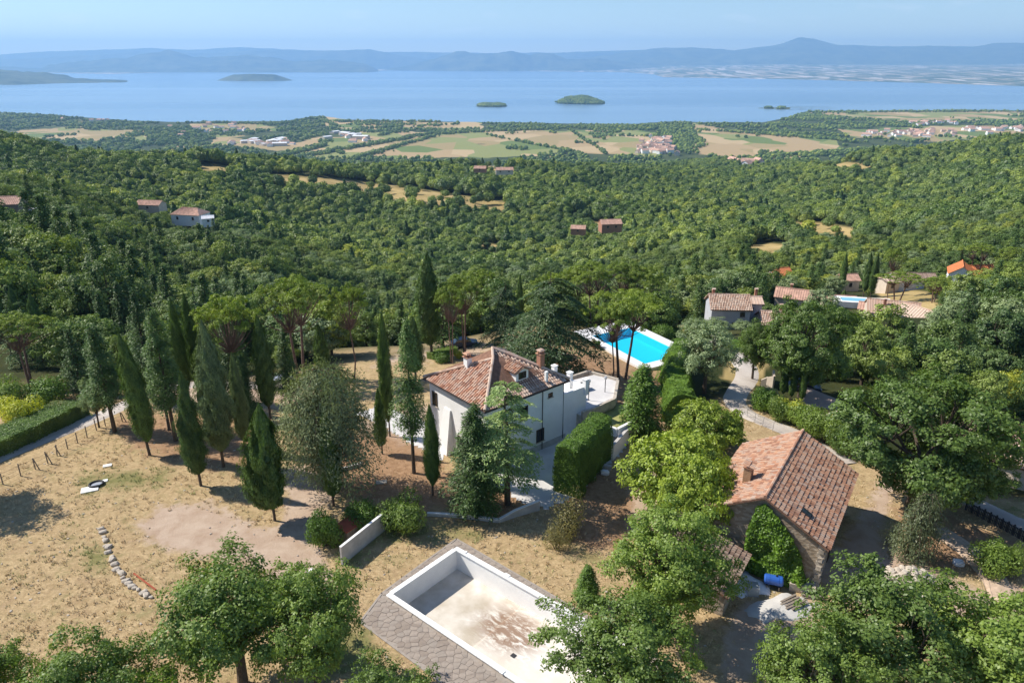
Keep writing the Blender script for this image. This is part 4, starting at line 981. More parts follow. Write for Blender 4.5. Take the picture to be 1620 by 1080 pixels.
    # chimneys
    def chim(px, py, wd, hh, mat, cap=True, name='chimney'):
        p = on(px, py) if px > 781 else at_z(px, py, 8.9); zz = min(p.z, zroof(p)) - .5
        m = MB().box((p.x, p.y, zz + (hh + .5) / 2), (wd, wd, hh + .5), .7); c = obj(m, name, mat, ro)
        if cap:
            m = MB().box((p.x, p.y, zz + hh + .55), (wd * 1.35, wd * 1.35, .1), .7); 
            for s in range(4): m.box((p.x + wd * .45 * (1 if s % 2 else -1), p.y + wd * .45 * (1 if s > 1 else -1), zz + hh + .75), (.12, .12, .32), .7)
            m.box((p.x, p.y, zz + hh + .97), (wd * 1.3, wd * 1.3, .12), .7, taper=.6); obj(m, 'chimney_cap', TILE, c)
    chim(740, 580, .62, 1.1, WHITE); chim(855, 580, .6, 1.5, BRICKM); chim(864, 604, .28, 1.2, WHITE, False, 'flue')
    # roof terrace block with parapet and pillars at the right-hand end
    s0 = Rc - d1 * ov; s0 = Vector((s0.x, s0.y, 0)) - d2 * ov
    Lt, Wt, zt = 3.6, 5.0, 4.3
    c4 = [s0 + d2 * .003, s0 + d2 * Lt, s0 + d2 * Lt - d1 * Wt, s0 - d1 * Wt + d2 * .003]
    m = MB().hexa([Vector((p.x, p.y, gz)) for p in c4], [Vector((p.x, p.y, zt)) for p in c4])
    te = obj(m, 'terrace_block', WHITE, e); m = MB()
    def wall_seg(a, b, z0, z1, t_=.22, inside=1):
        d = (b - a).normalized(); nn = Vector((-d.y, d.x, 0)) * t_ * inside
        m.hexa([Vector((p.x, p.y, z0)) for p in (a, b, b + nn, a + nn)], [Vector((p.x, p.y, z1)) for p in (a, b, b + nn, a + nn)])
    wall_seg(c4[0] , c4[1], zt, zt + 1.0); wall_seg(c4[1], c4[2], zt, zt + 1.0); wall_seg(c4[2], c4[3], zt, zt + 1.0)
    for p in (c4[1], c4[1].lerp(c4[2], .5), c4[2]): 
        m.box((p.x - d2.x * .18, p.y - d2.y * .18, zt + .9), (.5, .5, 1.8), .7); m.box((p.x - d2.x * .18, p.y - d2.y * .18, zt + 1.86), (.62, .62, .1), .7)
    obj(m, 'parapet', WHITE, te)
    return e
villa()

# ---------------------------------------------------------------- the stone farmhouse
def farmhouse():
    d = Vector((.54, .84, 0)).normalized(); p = Vector((d.y, -d.x, 0))
    rn = at_z(1211, 787, 7.0); c = rn + d * 6.4; rz = math.atan2(d.y, d.x)
    e = house('stone farmhouse with large terracotta gable roof and a vine covering its front wall', (c.x, c.y, 0), 12.2, 9.4, 4.35, 7.0, rz, MASON, TILE, base=.6, over=.42,
              wins=(('f', -3.5, 2.9, .8, 1.0), ('f', 3.0, 2.9, .8, 1.0), ('f', 0, 1.2, .8, .8)), tiles=dict(sp=.29, rad=.12, ln=.46), cat='farmhouse', name='farmhouse', door=('f', -1.6, 1.0, 2.0))
    # corner stones, skylight, tiled chimney
    for sx, sy in ((-6.1, -4.7), (-6.1, 4.7), (6.1, -4.7)):
        for k in range(11):
            w_ = .55 if k % 2 else .38
            q = obj(MB().box((0, 0, 0), (w_, .93 - w_, .36), jit=.02), 'quoin', STONE, e, (sx * 1.004 + (.12 if sx < 0 else -.12), sy * 1.004 + (.12 if sy < 0 else -.12), .2 + k * .385))
    k = (7.0 - 4.35) / 4.7
    yy = -2.9; zz = 7.06 - k * 2.9; m = MB(); 
    M = Matrix.Rotation(math.atan(k), 3, 'X')
    m.box((-4.55, yy, zz + .18), (.62, .95, .12), M=M); obj(m, 'skylight', IRON, e)
    m = MB().box((-4.55, yy, zz + .26), (.46, .78, .03), M=M); obj(m, 'skylight_pane', GLASS, e)
    m = MB().box((-2.6, 2.35, 6.3), (.9, .62, 1.7)); ch = obj(m, 'chimney', plain_mat('ochre_brick', (0.42, 0.26, 0.15), .9, .2, 6), e)
    m = MB(); m.box((-2.6, 2.35, 7.2), (1.05, .78, .08))
    tiles_on(m, [(-3.15, 1.92, 7.25), (-2.05, 1.92, 7.25), (-2.05, 2.8, 7.45), (-3.15, 2.8, 7.45)], seed=4, sp=.27, ln=.5); obj(m, 'chimney_cap', TILE, ch)
    # vine on the near gable: thick leaf mass
    rng = np.random.default_rng(5); n = 8000
    yv = rng.uniform(-4.0, .9, n * 2); zv = rng.uniform(0, 6.6, n * 2)
    topz = np.interp(yv, [-4.0, -3.3, -2.4, -1.2, 0, .5, .9], [.6, 2.6, 4.3, 5.5, 6.4, 6.0, 4.0]) + .4 * fbm(yv * 2, yv * 0, 3)
    k_ = zv < topz; yv, zv = yv[k_][:n], zv[k_][:n]
    th = .25 + .75 * vnoise(yv * 1.1, zv * 1.1, 3) * np.clip((topz[k_][:n] - zv) / 1.2 + .2, 0, 1) + .35 * (1 - zv / 7)
    P = np.c_[-6.12 - th * rng.uniform(.6, 1, len(yv)), yv, zv]
    N = np.c_[-np.ones(len(yv)), rng.normal(0, .4, len(yv)), rng.uniform(0, .9, len(yv))]
    put('climbing_vine', leafmesh('climbing_vine', P, N, .26, rng, F_VINE, .8), e)
    return e, d, p, rn
FH, fd, fp_, frn = farmhouse()
def shed():
    c0 = frn - fd * 4.4; rz = math.atan2(fd.y, fd.x)
    e = empty('lean_to_shed', (c0.x, c0.y, 0), rz, 'low stone shed with old brown tiles leaning against the farmhouse front', 'shed')
    # local x along the farmhouse ridge direction, y to its left
    m = MB(); m.hexa([Vector(q) for q in ((-2.2, .6, -.4), (3.5, .6, -.4), (3.5, 6.2, -.4), (-2.2, 6.2, -.4))], [Vector(q) for q in ((-2.2, .6, 2.0), (3.5, .6, 2.0), (3.5, 6.2, 3.7), (-2.2, 6.2, 3.7))]); obj(m, 'wall', MASON, e)
    f = [(-2.5, .3, 2.0), (3.55, .3, 2.0), (3.55, 6.5, 3.85), (-2.5, 6.5, 3.85)]
    r = MB(); roof_slab(r, f, .12); ro = obj(r, 'roof', ROOFB, e)
    t = MB(); tiles_on(t, f, seed=9, sp=.29, rad=.12, ln=.46); tag(obj(t, 'roof_tiles', TILED, ro), kind='stuff')
    window(e, (-2.2, 3.4, 1.4), math.pi, .8, .8)
shed()

# ---------------------------------------------------------------- the empty swimming pool and its crazy-paved terrace
def clip_poly(poly, a, b):
    """keep the side of the bisector nearer to a than to b"""
    mx_, my_ = (a[0] + b[0]) / 2, (a[1] + b[1]) / 2; nx, ny = b[0] - a[0], b[1] - a[1]; out = []
    f = lambda p: (p[0] - mx_) * nx + (p[1] - my_) * ny
    for i in range(len(poly)):
        p, q = poly[i], poly[(i + 1) % len(poly)]; fp, fq = f(p), f(q)
        if fp <= 0: out.append(p)
        if (fp < 0) != (fq < 0) and fp != fq: t = fp / (fp - fq); out.append((p[0] + (q[0] - p[0]) * t, p[1] + (q[1] - p[1]) * t))
    return out
def clip_half(poly, a, b):
    f = lambda p: (b[0] - a[0]) * (p[1] - a[1]) - (b[1] - a[1]) * (p[0] - a[0]); out = []
    for i in range(len(poly)):
        p, q = poly[i], poly[(i + 1) % len(poly)]; fp, fq = f(p), f(q)
        if fp >= 0: out.append(p)
        if (fp < 0) != (fq < 0) and fp != fq: t = fp / (fp - fq); out.append((p[0] + (q[0] - p[0]) * t, p[1] + (q[1] - p[1]) * t))
    return out
def empty_pool():
    e = empty('empty_swimming_pool', (PO.x, PO.y, 0), math.atan2(pv.y, pv.x), 'drained white swimming pool with rust-stained floor set in stone paving', 'swimming pool')
    # local x along the pool, local y across towards the left corner
    s = 1 if (Vector((-pv.y, pv.x)).dot(pu) > 0) else -1
    W, L, D = PW, PLEN, -1.75; q = lambda x, y, z: (x, y * s, z)
    def bx(m, x0, x1, y0, y1, z0, z1, v=None): m.box(((x0 + x1) / 2, s * (y0 + y1) / 2, (z0 + z1) / 2), (x1 - x0, y1 - y0, z1 - z0), v=v)
    m = MB(); bx(m, -.2, L + .2, -.2, 0, D - .3, .2); obj(m, 'side_wall', WHITE, e)
    m = MB(); bx(m, -.2, L + .2, W, W + .2, D - .3, .2); obj(m, 'side_wall', WHITE, e)
    m = MB(); bx(m, -.2, 0, .003, W - .003, D - .3, .2); obj(m, 'end_wall', WHITE, e)
    m = MB(); bx(m, L, L + .2, .003, W - .003, D - .3, .2); obj(m, 'end_wall', WHITE, e)
    nx, ny = 90, 40; gx, gy = np.meshgrid(np.linspace(0, L, nx), np.linspace(0, W, ny)); z = np.where(gx < 7.2, D, D + .05) + .02 * fbm(gx, gy, 3)
    i = np.arange(ny - 1)[:, None] * nx; j = np.arange(nx - 1)[None]; F = np.stack([i + j, i + j + 1, i + nx + j + 1, i + nx + j], -1).reshape(-1, 4)
    sq = at_z(808, 997, D); sx_ = (sq.x - PO.x) * pv.x + (sq.y - PO.y) * pv.y; sy_ = (sq.x - PO.x) * pu.x + (sq.y - PO.y) * pu.y
    st = np.exp(-(((gx - sx_) / 2.5) ** 2 + ((gy - sy_) / 1.9) ** 2)); st = np.clip(st * 1.7, 0, 1)
    mud = sstep(8.2, 6.5, gx) * .9
    me = mk('floor', np.c_[gx.ravel(), gy.ravel() * s, z.ravel()], [F], POOLF, extra=dict(stain=st.ravel(), mud=mud.ravel())); put('pool_floor', me, e)
    # coping stones with a few chipped joints
    cw = .42; k = 0; cop = MB().box((.5, 0, 0), (1.0, cw, .09), jit=.006).mesh('coping_stone', WHITE)
    for (x0, y0, dx, dy, ln) in ((-.22, -.1, 1, 0, L + .44), (-.22, W + .1, 1, 0, L + .44), (-.1, .115, 0, 1, W - .23), (L + .1, .115, 0, 1, W - .23)):
        n = int(ln / 1.15); st_ = ln / n
        for a in range(n):
            o = put('coping_stone', cop, e, (x0 + dx * a * st_, s * (y0 + dy * a * st_), .25 + RNG.uniform(-.004, .004) + (.004 if dy else 0)), math.atan2(dy * s, dx) + RNG.normal(0, .002)); o.scale = (st_ * .992, 1, 1)
    m = MB(); bx(m, .8, 1.0, -.32, -.05, .3, .36); obj(m, 'skimmer_cover', WHITE, e)
    for a_, b_, c_, d_ in ((5.2, 5.7, -.38, -.1), (10.5, 10.9, -.35, -.1), (11.5, 11.8, W + .05, W + .4)): m = MB(); bx(m, a_, b_, c_, d_, .3, .35); obj(m, 'skimmer_cover', WHITE, e)
    # ladder rails and a drain, small fittings
    m = MB()
    for k in range(6): m.box((1.3 + k * .32, s * (W - .25), D + .5), (.09, .04, 1.0), .35)
    obj(m, 'dark_grating', IRON, e)
    m = MB().box((10.0, s * W * .6, D + .08), (.35, .35, .04)); obj(m, 'floor_drain', IRON, e)
    # terrace
    poly = [at_z(px, py, 0.06) for px, py in ((722,852),(604,938),(570,983),(700,1080),(1100,1300),(1200,1200),(1035,1036))]
    pl = [(p.x, p.y) for p in poly]
    t = empty('pool_terrace', (PO.x, PO.y, 0), 0, 'grey crazy-paved terrace around the drained swimming pool', 'terrace'); t['kind'] = 'structure'
    del t['category']
    cx, cy = PO.x, PO.y
    # mortar bed in four pieces round the basin: fan of quads from basin corners to the outline box
    def loc(p): return ((p[0] - PO.x) * pv.x + (p[1] - PO.y) * pv.y, (p[0] - PO.x) * pu.x + (p[1] - PO.y) * pu.y)
    from mathutils.geometry import tessellate_polygon, convex_hull_2d
    hull = [pl[q_] for q_ in convex_hull_2d([Vector(p) for p in pl])]
    if sum((hull[q_ - 1][0] * hull[q_][1] - hull[q_][0] * hull[q_ - 1][1]) for q_ in range(len(hull))) < 0: hull = hull[::-1]
    hole = [P1(a_, b_) for a_, b_ in ((-.19, -.19), (W + .19, -.19), (W + .19, L + .19), (-.19, L + .19))]
    o3_ = [Vector((p[0] - cx, p[1] - cy, .055)) for p in hull]; h3_ = [Vector((p.x - cx, p.y - cy, .055)) for p in hole]
    mbd = MB(); mbd.add([tuple(p) for p in o3_ + h3_], [np.array(tessellate_polygon([o3_, h3_]))])
    eg = MB()
    for q_ in range(len(hull)):
        a_, b_ = Vector(hull[q_]), Vector(hull[(q_ + 1) % len(hull)]); m_ = (a_ + b_) / 2 - Vector((cx, cy)); d_ = b_ - a_
        eg.box((m_.x, m_.y, .0), (d_.length + .1, .16, .18), rz=math.atan2(d_.y, d_.x))
    tag(obj(eg, 'edging', MORTAR, t), kind='structure')
    tag(obj(mbd, 'mortar_bed', MORTAR, t), kind='structure')
    rg = np.random.default_rng(3); sp = .5; pts = []; pl = hull
    xs = [p[0] for p in pl]; ys = [p[1] for p in pl]
    for gy_ in np.arange(min(ys), max(ys), sp):
        for gx_ in np.arange(min(xs), max(xs), sp): pts.append((gx_ + rg.uniform(-.22, .22) , gy_ + rg.uniform(-.22, .22)))
    pts = np.array(pts); sd = sdist(pts[:, 0], pts[:, 1], pl); inb = inrect(pts[:, 0], pts[:, 1], 1, -.42, W + .42, -.42, L + .42)
    cand = [i for i in range(len(pts)) if sd[i] > .05 and not inb[i]]
    px_, py_ = proj(pts[:, 0], pts[:, 1], 0.0); cand.sort(key=lambda i: (not (py_[i] < 1090), pts[i][1]))
    rest = MB(); cnt = 0
    for i in cand:
        a = pts[i]; dd = ((pts - a) ** 2).sum(1); nb = np.argsort(dd)[1:13]; poly_ = [(a[0] - 1, a[1] - 1), (a[0] + 1, a[1] - 1), (a[0] + 1, a[1] + 1), (a[0] - 1, a[1] + 1)]
        for j in nb: poly_ = clip_poly(poly_, a, pts[j])
        for q_ in range(len(hull)):
            if len(poly_) >= 3: poly_ = clip_half(poly_, hull[q_], hull[(q_ + 1) % len(hull)])
        if len(poly_) < 3: continue
        c = np.mean(poly_, 0); pp = [(c[0] + (p[0] - c[0]) * .955, c[1] + (p[1] - c[1]) * .955) for p in poly_]
        o3 = [(p[0] - c[0], p[1] - c[1]) for p in pp]; zt = .085 + rg.uniform(-.012, .012)
        if cnt < 300:
            m = MB().prism(o3, .03, zt); obj(m, 'paving_stone', FLAG, t, (c[0] - cx, c[1] - cy, 0)); cnt += 1
        else: rest.prism([(p[0] - cx, p[1] - cy) for p in pp], .03, zt, v=rg.random())
    tag(obj(rest, 'paving_stones', FLAG, t), kind='stuff')
empty_pool()

# ---------------------------------------------------------------- the blue swimming pool
def blue_pool():
    e = empty('filled_swimming_pool', (TA.x, TA.y, 0), math.atan2(tu.y, tu.x), 'bright turquoise swimming pool with broad white surround behind the villa', 'swimming pool')
    s = 1 if Vector((-tu.y, tu.x)).dot(tv) > 0 else -1; L, W, D = TL, TWD, TZ - 1.3
    def bx(m, x0, x1, y0, y1, z0, z1): m.box(((x0 + x1) / 2, s * (y0 + y1) / 2, (z0 + z1) / 2), (x1 - x0, y1 - y0, z1 - z0))
    m = MB(); bx(m, -1.7, L + 3.2, -1.5, -.001, TZ - 1.5, TZ); bx(m, -1.7, L + 3.2, W + .001, W + 1.9, TZ - 1.5, TZ); bx(m, -1.7, -.001, 0, W, TZ - 1.5, TZ); bx(m, L + .001, L + 3.2, 0, W, TZ - 1.5, TZ); obj(m, 'pool_deck', plain_mat('pale_deck', (0.70, 0.69, 0.68), .8, .06, .6), e)
    m = MB(); bx(m, 0, L, 0, W, D - .1, D); bx(m, 0, .05, 0, W, D, TZ - .02); bx(m, L - .05, L, 0, W, D, TZ - .02); bx(m, .05, L - .05, 0, .05, D, TZ - .02); bx(m, .05, L - .05, W - .05, W, D, TZ - .02); obj(m, 'basin', POOLT, e)
    m = MB(); m.add([(.05, .05 if s > 0 else -(W - .05), TZ - .12), (L - .05, .05 if s > 0 else -(W - .05), TZ - .12), (L - .05, (W - .05) if s > 0 else -.05, TZ - .12), (.05, (W - .05) if s > 0 else -.05, TZ - .12)], [np.array([[0, 1, 2, 3]])]); obj(m, 'pool_water', WATERP, e)
    m = MB()
    for y in (1.0, 1.5): m.tube([(L + .4, s * y, TZ), (L + .35, s * y, TZ + .8), (L - .1, s * y, TZ + .75), (L - .12, s * y, TZ - .6)], .03, 6)
    obj(m, 'ladder', SILV, e)
blue_pool()

# ---------------------------------------------------------------- walls, fences, small things
def wall_line(name, pts, h, th, mat, label, cat='wall', z=None, cap=None):
    P = [gp(*p) if z is None else at_z(p[0], p[1], z) for p in pts]; hs = h if isinstance(h, (list, tuple)) else [h] * len(P); c = P[0]
    e = empty(name, c, 0, label, cat); m = MB(); cp = MB()
    for i in range(len(P) - 1):
        a, b = P[i], P[i + 1]; d = (b - a); d.z = 0; d.normalize(); n = Vector((-d.y, d.x, 0)) * th / 2
        a2 = a - d * .001 * i
        for mm, z0, z1, k in ((m, -.5, 0, 1),) + (((cp, 0, cap[0], cap[1]),) if cap else ()):
            bot = [Vector((q.x, q.y, (q.z + z0) if z0 < 0 else q.z + hq)) - c for q, hq in ((a2 - n * k, hs[i]), (b - n * k, hs[i + 1]), (b + n * k, hs[i + 1]), (a2 + n * k, hs[i]))]
            top = [Vector((q.x, q.y, q.z + hq + (z1 if z0 >= 0 else 0))) - c for q, hq in ((a2 - n * k, hs[i]), (b - n * k, hs[i + 1]), (b + n * k, hs[i + 1]), (a2 + n * k, hs[i]))]
            for q in (1, 2): bot[q].z = bot[q].z; 
            mm.hexa(bot, top)
    obj(m, 'wall_body', mat, e)
    if cap: obj(cp, 'coping', cap[2], e)
    return e
wall_line('concrete_wall', [(541,893),(608,838)], 1.75, .18, CONC, 'freestanding pale concrete wall beside the shrubs and the red-brown sheet', cap=(.05, 1.25, WHITE))
wall_line('concrete_wall', [(478,929),(497,914)], .95, .2, CONC, 'short pale concrete wall stub behind the big oak crown', cap=(.05, 1.2, WHITE))
wall_line('garden_wall', [(676,815),(715,817),(760,822),(789,826),(815,817),(853,806)], [.28,.28,.3,.32,.7,1.0], .22, CONC, 'low kinked white kerb wall below the two cedars', cap=(.05, 1.2, WHITE))
wall_line('garden_wall', [(968,728),(987,706),(1003,690)], [1.8,1.8,1.8], .25, WHITE, 'white rendered wall closing the courtyard beside the clipped hedge', cap=(.06, 1.3, CONC))
wall_line('garden_wall', [(900,600),(930,590),(960,598),(978,603)], .35, .3, STONE, 'curved stone kerb between the patio and bare earth under the pines', z=PZ)
wall_line('garden_wall', [(990,690),(1004,696),(1003,676)], 1.2, .3, CREAM, 'pinkish gate pier wall beside the round bright conifer')
wall_line('garden_wall', [(500,742),(540,745),(575,735)], .35, .25, CONC, 'low concrete kerb under the grey drooping cedar')
wall_line('gate_wall', [(1203,610),(1212,612),(1222,616),(1221,606)], [.9,1.5,2.0,2.0], .25, CREAM, 'curved pink gate wall beside the gravel road')
wall_line('terrace_wall', [(1267,652),(1300,668),(1322,660)], .9, .25, CREAM, 'cream retaining wall below the parking terrace')
wall_line('garden_wall', [(921,657),(937,651),(972,635),(977,606)], .45, .35, STONE, 'rough grey stone kerb edging the shaded patio', z=PZ)
wall_line('garden_wall', [(921,661),(945,674),(976,684),(1003,670)], .5, .3, WHITE, 'low white wall stepping down beside the small lawn', z=1.3)
# road barrier near the farmhouse
def fence(name, posts, label, hp=1.35, rails=(.9,), pr=.06, mat=WOODG, wire=True, doubles=()):
    P = [gp(*p) for p in posts]; e = empty(name, P[0], 0, label, 'fence')
    for i, p in enumerate(P):
        q = p - P[0]; t = RNG.normal(0, .05, 2)
        obj(MB().tube([(0, 0, -.3), (t[0], t[1], hp * RNG.uniform(.92, 1.08))], pr, 6), 'post', mat, e, q)
        if i in doubles: obj(MB().tube([(.55, -.1, -.2), (.05, 0, hp * .9)], pr * .9, 6), 'brace', mat, e, q)
    for k, z in enumerate(rails):
        m = MB()
        for a, b in zip(P[:-1], P[1:]): m.tube([a - P[0] + Vector((0, 0, z)), (a + b) / 2 - P[0] + Vector((0, 0, z - (.05 if wire else 0))), b - P[0] + Vector((0, 0, z))], .012 if wire else .03, 4)
        obj(m, 'wire' if wire else 'rail', IRON if wire else mat, e)
    return e
fence('wire_fence', [(-60,790),(-28,778),(5,766),(33,753),(56,742),(76,733),(90,721),(107,710),(123,701),(138,692),(153,681),(167,674),(194,667),(204,663),(214,657),(240,652)], 'leaning wooden posts of the wire fence along the gravel lane', rails=(.35, .8, 1.2), doubles=(4, 5, 6, 12))
def picket():
    P = [gp(1527 + k * 9.3, 806 + k * 5.0) for k in range(16)]; e = empty('slat_fence', P[0], 0, 'dark wooden slat fence beside the pale side road', 'fence')
    for p in P: obj(MB().box((0, 0, .45), (.1, .1, 1.3)), 'post', IRON, e, p - P[0])
    for a, b in zip(P[:-1], P[1:]):
        for z in (.4, .85): obj(MB().tube([a - P[0] + Vector((0, 0, z)), b - P[0] + Vector((0, 0, z))], .045, 4), 'rail', IRON, e)
        for t in (.25, .5, .75): obj(MB().box((0, 0, .5), (.07, .03, .95)), 'slat', IRON, e, a.lerp(b, t) - P[0])
picket()
fence('wire_fence', [(1170,652),(1182,660),(1194,668),(1206,674),(1222,682)], 'thin metal fence beside the road behind the farmhouse', hp=1.3, rails=(.3,.7,1.15), pr=.035, mat=SILV)
fence('wire_fence', [(1505,905),(1525,896),(1548,915),(1556,950)], 'short wire fence by the dirt track', hp=.9, rails=(.4,.8), pr=.035)
# row of kerb stones
def stone_mesh(seed, s=1.0):
    rg = np.random.default_rng(seed); V, F, V2, F2 = ico(); d = V2 * (1 + .25 * (vnoise(V2[:, 0] * 1.7 + seed * 3, V2[:, 1] * 1.7 + V2[:, 2] * 2, seed) - .5)[:, None] * 2)
    d = np.clip(d, -.82, .82) * [.5, .36, .28] * s
    return mk('stone', d, [F2], STONE)
SM = [stone_mesh(k) for k in range(6)]
for k, (x, y) in enumerate([(160,837),(163,842),(165,850),(167,855),(168,864),(172,866),(171,874),(177,882),(178,886),(182,893),(184,901),(187,903),(193,907),(194,914),(200,920),(204,924),(209,928),(213,931),(219,933),(227,938),(232,942),(239,945)]):
    o = put('kerb_stone', SM[k % 6], None, gp(x, y, .06), random.uniform(0, 3), random.uniform(.45, .85))
    tag(o, 'rounded pale boulder in the curved row of stones on the dry lawn', 'stone', 'boulders in a curved row')
def pile():
    c = gp(1440, 925); e = empty('stone_pile', c, 0, 'heap of pale broken building stones on the dirt yard', 'stone pile'); rg = np.random.default_rng(8)
    for k in range(150):
        a = rg.uniform(0, 6.28); u = rg.random() ** .6; x, y = math.cos(a) * u * 2.3, math.sin(a) * u * 1.7; z = max(.1, (1 - u) * 1.35 * rg.uniform(.4, 1) + .1)
        m = SM[k % 6]; o = put('stone', m, e, (x, y, z), rg.uniform(0, 6), rg.uniform(.55, 1.25)); o.rotation_euler = tuple(rg.uniform(0, 3, 3)); 
    m = MB(); 
    th = np.linspace(0, 6.28, 17)[:-1]; V = [(0, 0, .9)] + [(math.cos(a) * .9, math.sin(a) * .7, .7) for a in th] + [(math.cos(a) * 2.0, math.sin(a) * 1.5, -.1) for a in th]
    m.add(V, [np.array([[0, 1 + i, 1 + (i + 1) % 16] for i in range(16)]), np.array([[1 + i, 17 + i, 17 + (i + 1) % 16, 1 + (i + 1) % 16] for i in range(16)])]); tag(obj(m, 'rubble_core', STONE, e), kind='stuff')
pile()
def mound(name, px, py, rx, ry, h, mat, label, cat, rz=0, seed=1):
    c = gp(px, py); n = 40; r_, th = np.meshgrid(np.linspace(0, 1, 14), np.linspace(0, 2 * math.pi, n, endpoint=False), indexing='ij')
    x = r_ * np.cos(th) * rx; y = r_ * np.sin(th) * ry; ed = 1 + 1.1 * fbm(np.cos(th) * 2.2 + seed, np.sin(th) * 2.2, seed, 5)
    x *= ed; y *= ed; z = h * (1 - r_ ** 1.3) * (1 + .5 * fbm(x * 1.2, y * 1.2, seed)) + .05 - .12 * (r_ > .99)
    i = np.arange(13)[:, None] * n; j = np.arange(n)[None]; F = np.stack([i + j, i + n + j, i + n + (j + 1) % n, i + (j + 1) % n], -1).reshape(-1, 4)
    return tag(put(name, mk(name, np.c_[x.ravel(), y.ravel(), z.ravel()], [F], mat, smooth=True), None, c, rz), label, cat)
mound('cement_heap', 1236, 962, 2.9, 1.3, .32, plain_mat('cement_powder', (0.52, 0.50, 0.47), .95, .1, 2), 'spread heap of light grey sand on the yard before the shed', 'sand heap', .3, 3)
mound('white_tarpaulin', 1150, 912, 3.3, 1.7, .9, TARP, 'crumpled white tarpaulin covering a heap beside the shed', 'tarpaulin', -.6, 5)
def drum():
    p = gp(1222, 929); e = empty('blue_tank', p, R(-18), 'large blue plastic drum lying on a stand at the shed corner', 'tank')
    m = MB().tube([(-.72, 0, .75), (-.62, 0, .75), (.62, 0, .75), (.72, 0, .75)], [.30, .40, .40, .30], 18); obj(m, 'drum_body', BLUEP, e, smooth=False)
    for x in (-.35, .35): obj(MB().tube([(x - .03, 0, .75), (x + .03, 0, .75)], .42, 18), 'hoop', BLUEP, e)
    for x in (-.45, .45): obj(MB().box((x, 0, .18), (.1, .7, .36)), 'support', WOODG, e)
    obj(MB().tube([(.2, 0, 1.14), (.2, 0, 1.22)], .08, 8), 'cap', BLACKP, e)
drum()
def well():
    p = gp(148, 770); e = empty('manhole', p, R(25), 'black ringed well cover on a white concrete slab in the lawn', 'manhole')
    obj(MB().box((-.3, -.4, .04), (1.5, 1.0, .12)), 'slab', WHITE, e); obj(MB().box((.75, .75, .03), (.9, .45, .1)), 'slab', WHITE, e)
    th = np.linspace(0, 2 * math.pi, 25); obj(MB().tube([(.25 + math.cos(a) * .62, .25 + math.sin(a) * .55, .14) for a in th], .11, 7), 'rubber_ring', BLACKP, e)
    obj(MB().tube([(.25, .25, -.05), (.25, .25, .1)], .5, 18), 'lid', SILV, e)
well()
tag(obj(MB().box((0, 0, .05), (1.1, .6, .1)), 'stone_slab', STONE, None, gp(603, 763), .2), 'flat pale slab lying on the grass under the pines', 'slab')
tag(obj(MB().box((0, 0, .06), (.8, .5, .12)), 'stone_slab', WHITE, None, gp(170, 737), .4), 'small white slab beyond the ringed well cover', 'slab')
def redsheet():
    p = gp(567, 838); a, b = gp(541, 876), gp(603, 832); rz = math.atan2(b.y - a.y, b.x - a.x); e = empty('sheet_stack', p, rz, 'red-brown sheet roof of a low bin behind the concrete wall', 'bin shelter')
    obj(MB().box((0, .1, .5), (3.6, 1.3, 1.0)), 'bin_body', WOODG, e); m = MB(); m.hexa([Vector(q) for q in ((-1.9, -.6, 1.0), (1.9, -.6, 1.0), (1.9, .8, 1.25), (-1.9, .8, 1.25))], [Vector(q) for q in ((-1.9, -.6, 1.06), (1.9, -.6, 1.06), (1.9, .8, 1.31), (-1.9, .8, 1.31))]); obj(m, 'cover_sheet', REDP, e)
redsheet()
def plank(px0, py0, px1, py1, label):
    a, b = gp(px0, py0, .1), gp(px1, py1, .1); tag(obj(MB().tube([(0, 0, 0), tuple(b - a)], .07, 5), 'rusty_pipe', REDP, None, a), label, 'pipe')
plank(212, 908, 247, 934, 'rusty reddish pipe lying near the row of stones')
def pallet(px, py, rz, label, n=3):
    e = empty('timber_stack', gp(px, py), rz, label, 'timber stack')
    for l in range(n):
        for k in range(5): obj(MB().box((RNG.normal(0, .1), -.5 + k * .25, .08 + l * .14), (1.9 + RNG.uniform(-.4, .3), .16, .06)), 'plank', WOODG, e, rz=RNG.normal(0, .06))
pallet(1254, 958, .5, 'loose weathered planks stacked at the farmhouse corner'); pallet(1284, 940, -.3, 'short boards leaning together below the vine', 2)
obj_ = MB().box((0, 0, .35), (1.9, .7, .7)); tag(obj(obj_, 'stone_trough', STONE, None, gp(1268, 934), -.35), 'grey stone trough against the foot of the farmhouse', 'trough')
for (x, y, l, c) in ((961,742,'pale concrete block lying before the clipped hedge', 'block'), (957,750,'white sack beside the concrete block', 'sack'), (1516,893,'crumpled white bag on the shaded dirt', 'bag'), (1190,938,'grey metal bin beside the shed corner', 'bin')):
    s = .45 if c != 'bin' else .8; V, F, V2, F2 = ico(); rg = RNG
    if c in ('sack', 'bag'): me = mk(c, np.clip(V2 * (1 + .3 * rg.normal(0, .3, (len(V2), 1))), -.8, .8) * [.55, .4, .35], [F2], TARP); tag(put(c, me, None, gp(x, y, .2), rg.uniform(0, 3)), l, c)
    else: 
        m = MB().box((0, 0, s / 2), (s * 1.7 if c == 'block' else s, s, s), jit=.02); m.box((0, 0, s + .03), (s * 1.5 if c == 'block' else s * .9, s * .8, .06)); tag(obj(m, 'concrete_block' if c == 'block' else 'metal_bin', CONC if c == 'block' else SILV, None, gp(x, y), rg.uniform(0, 3)), l, c)
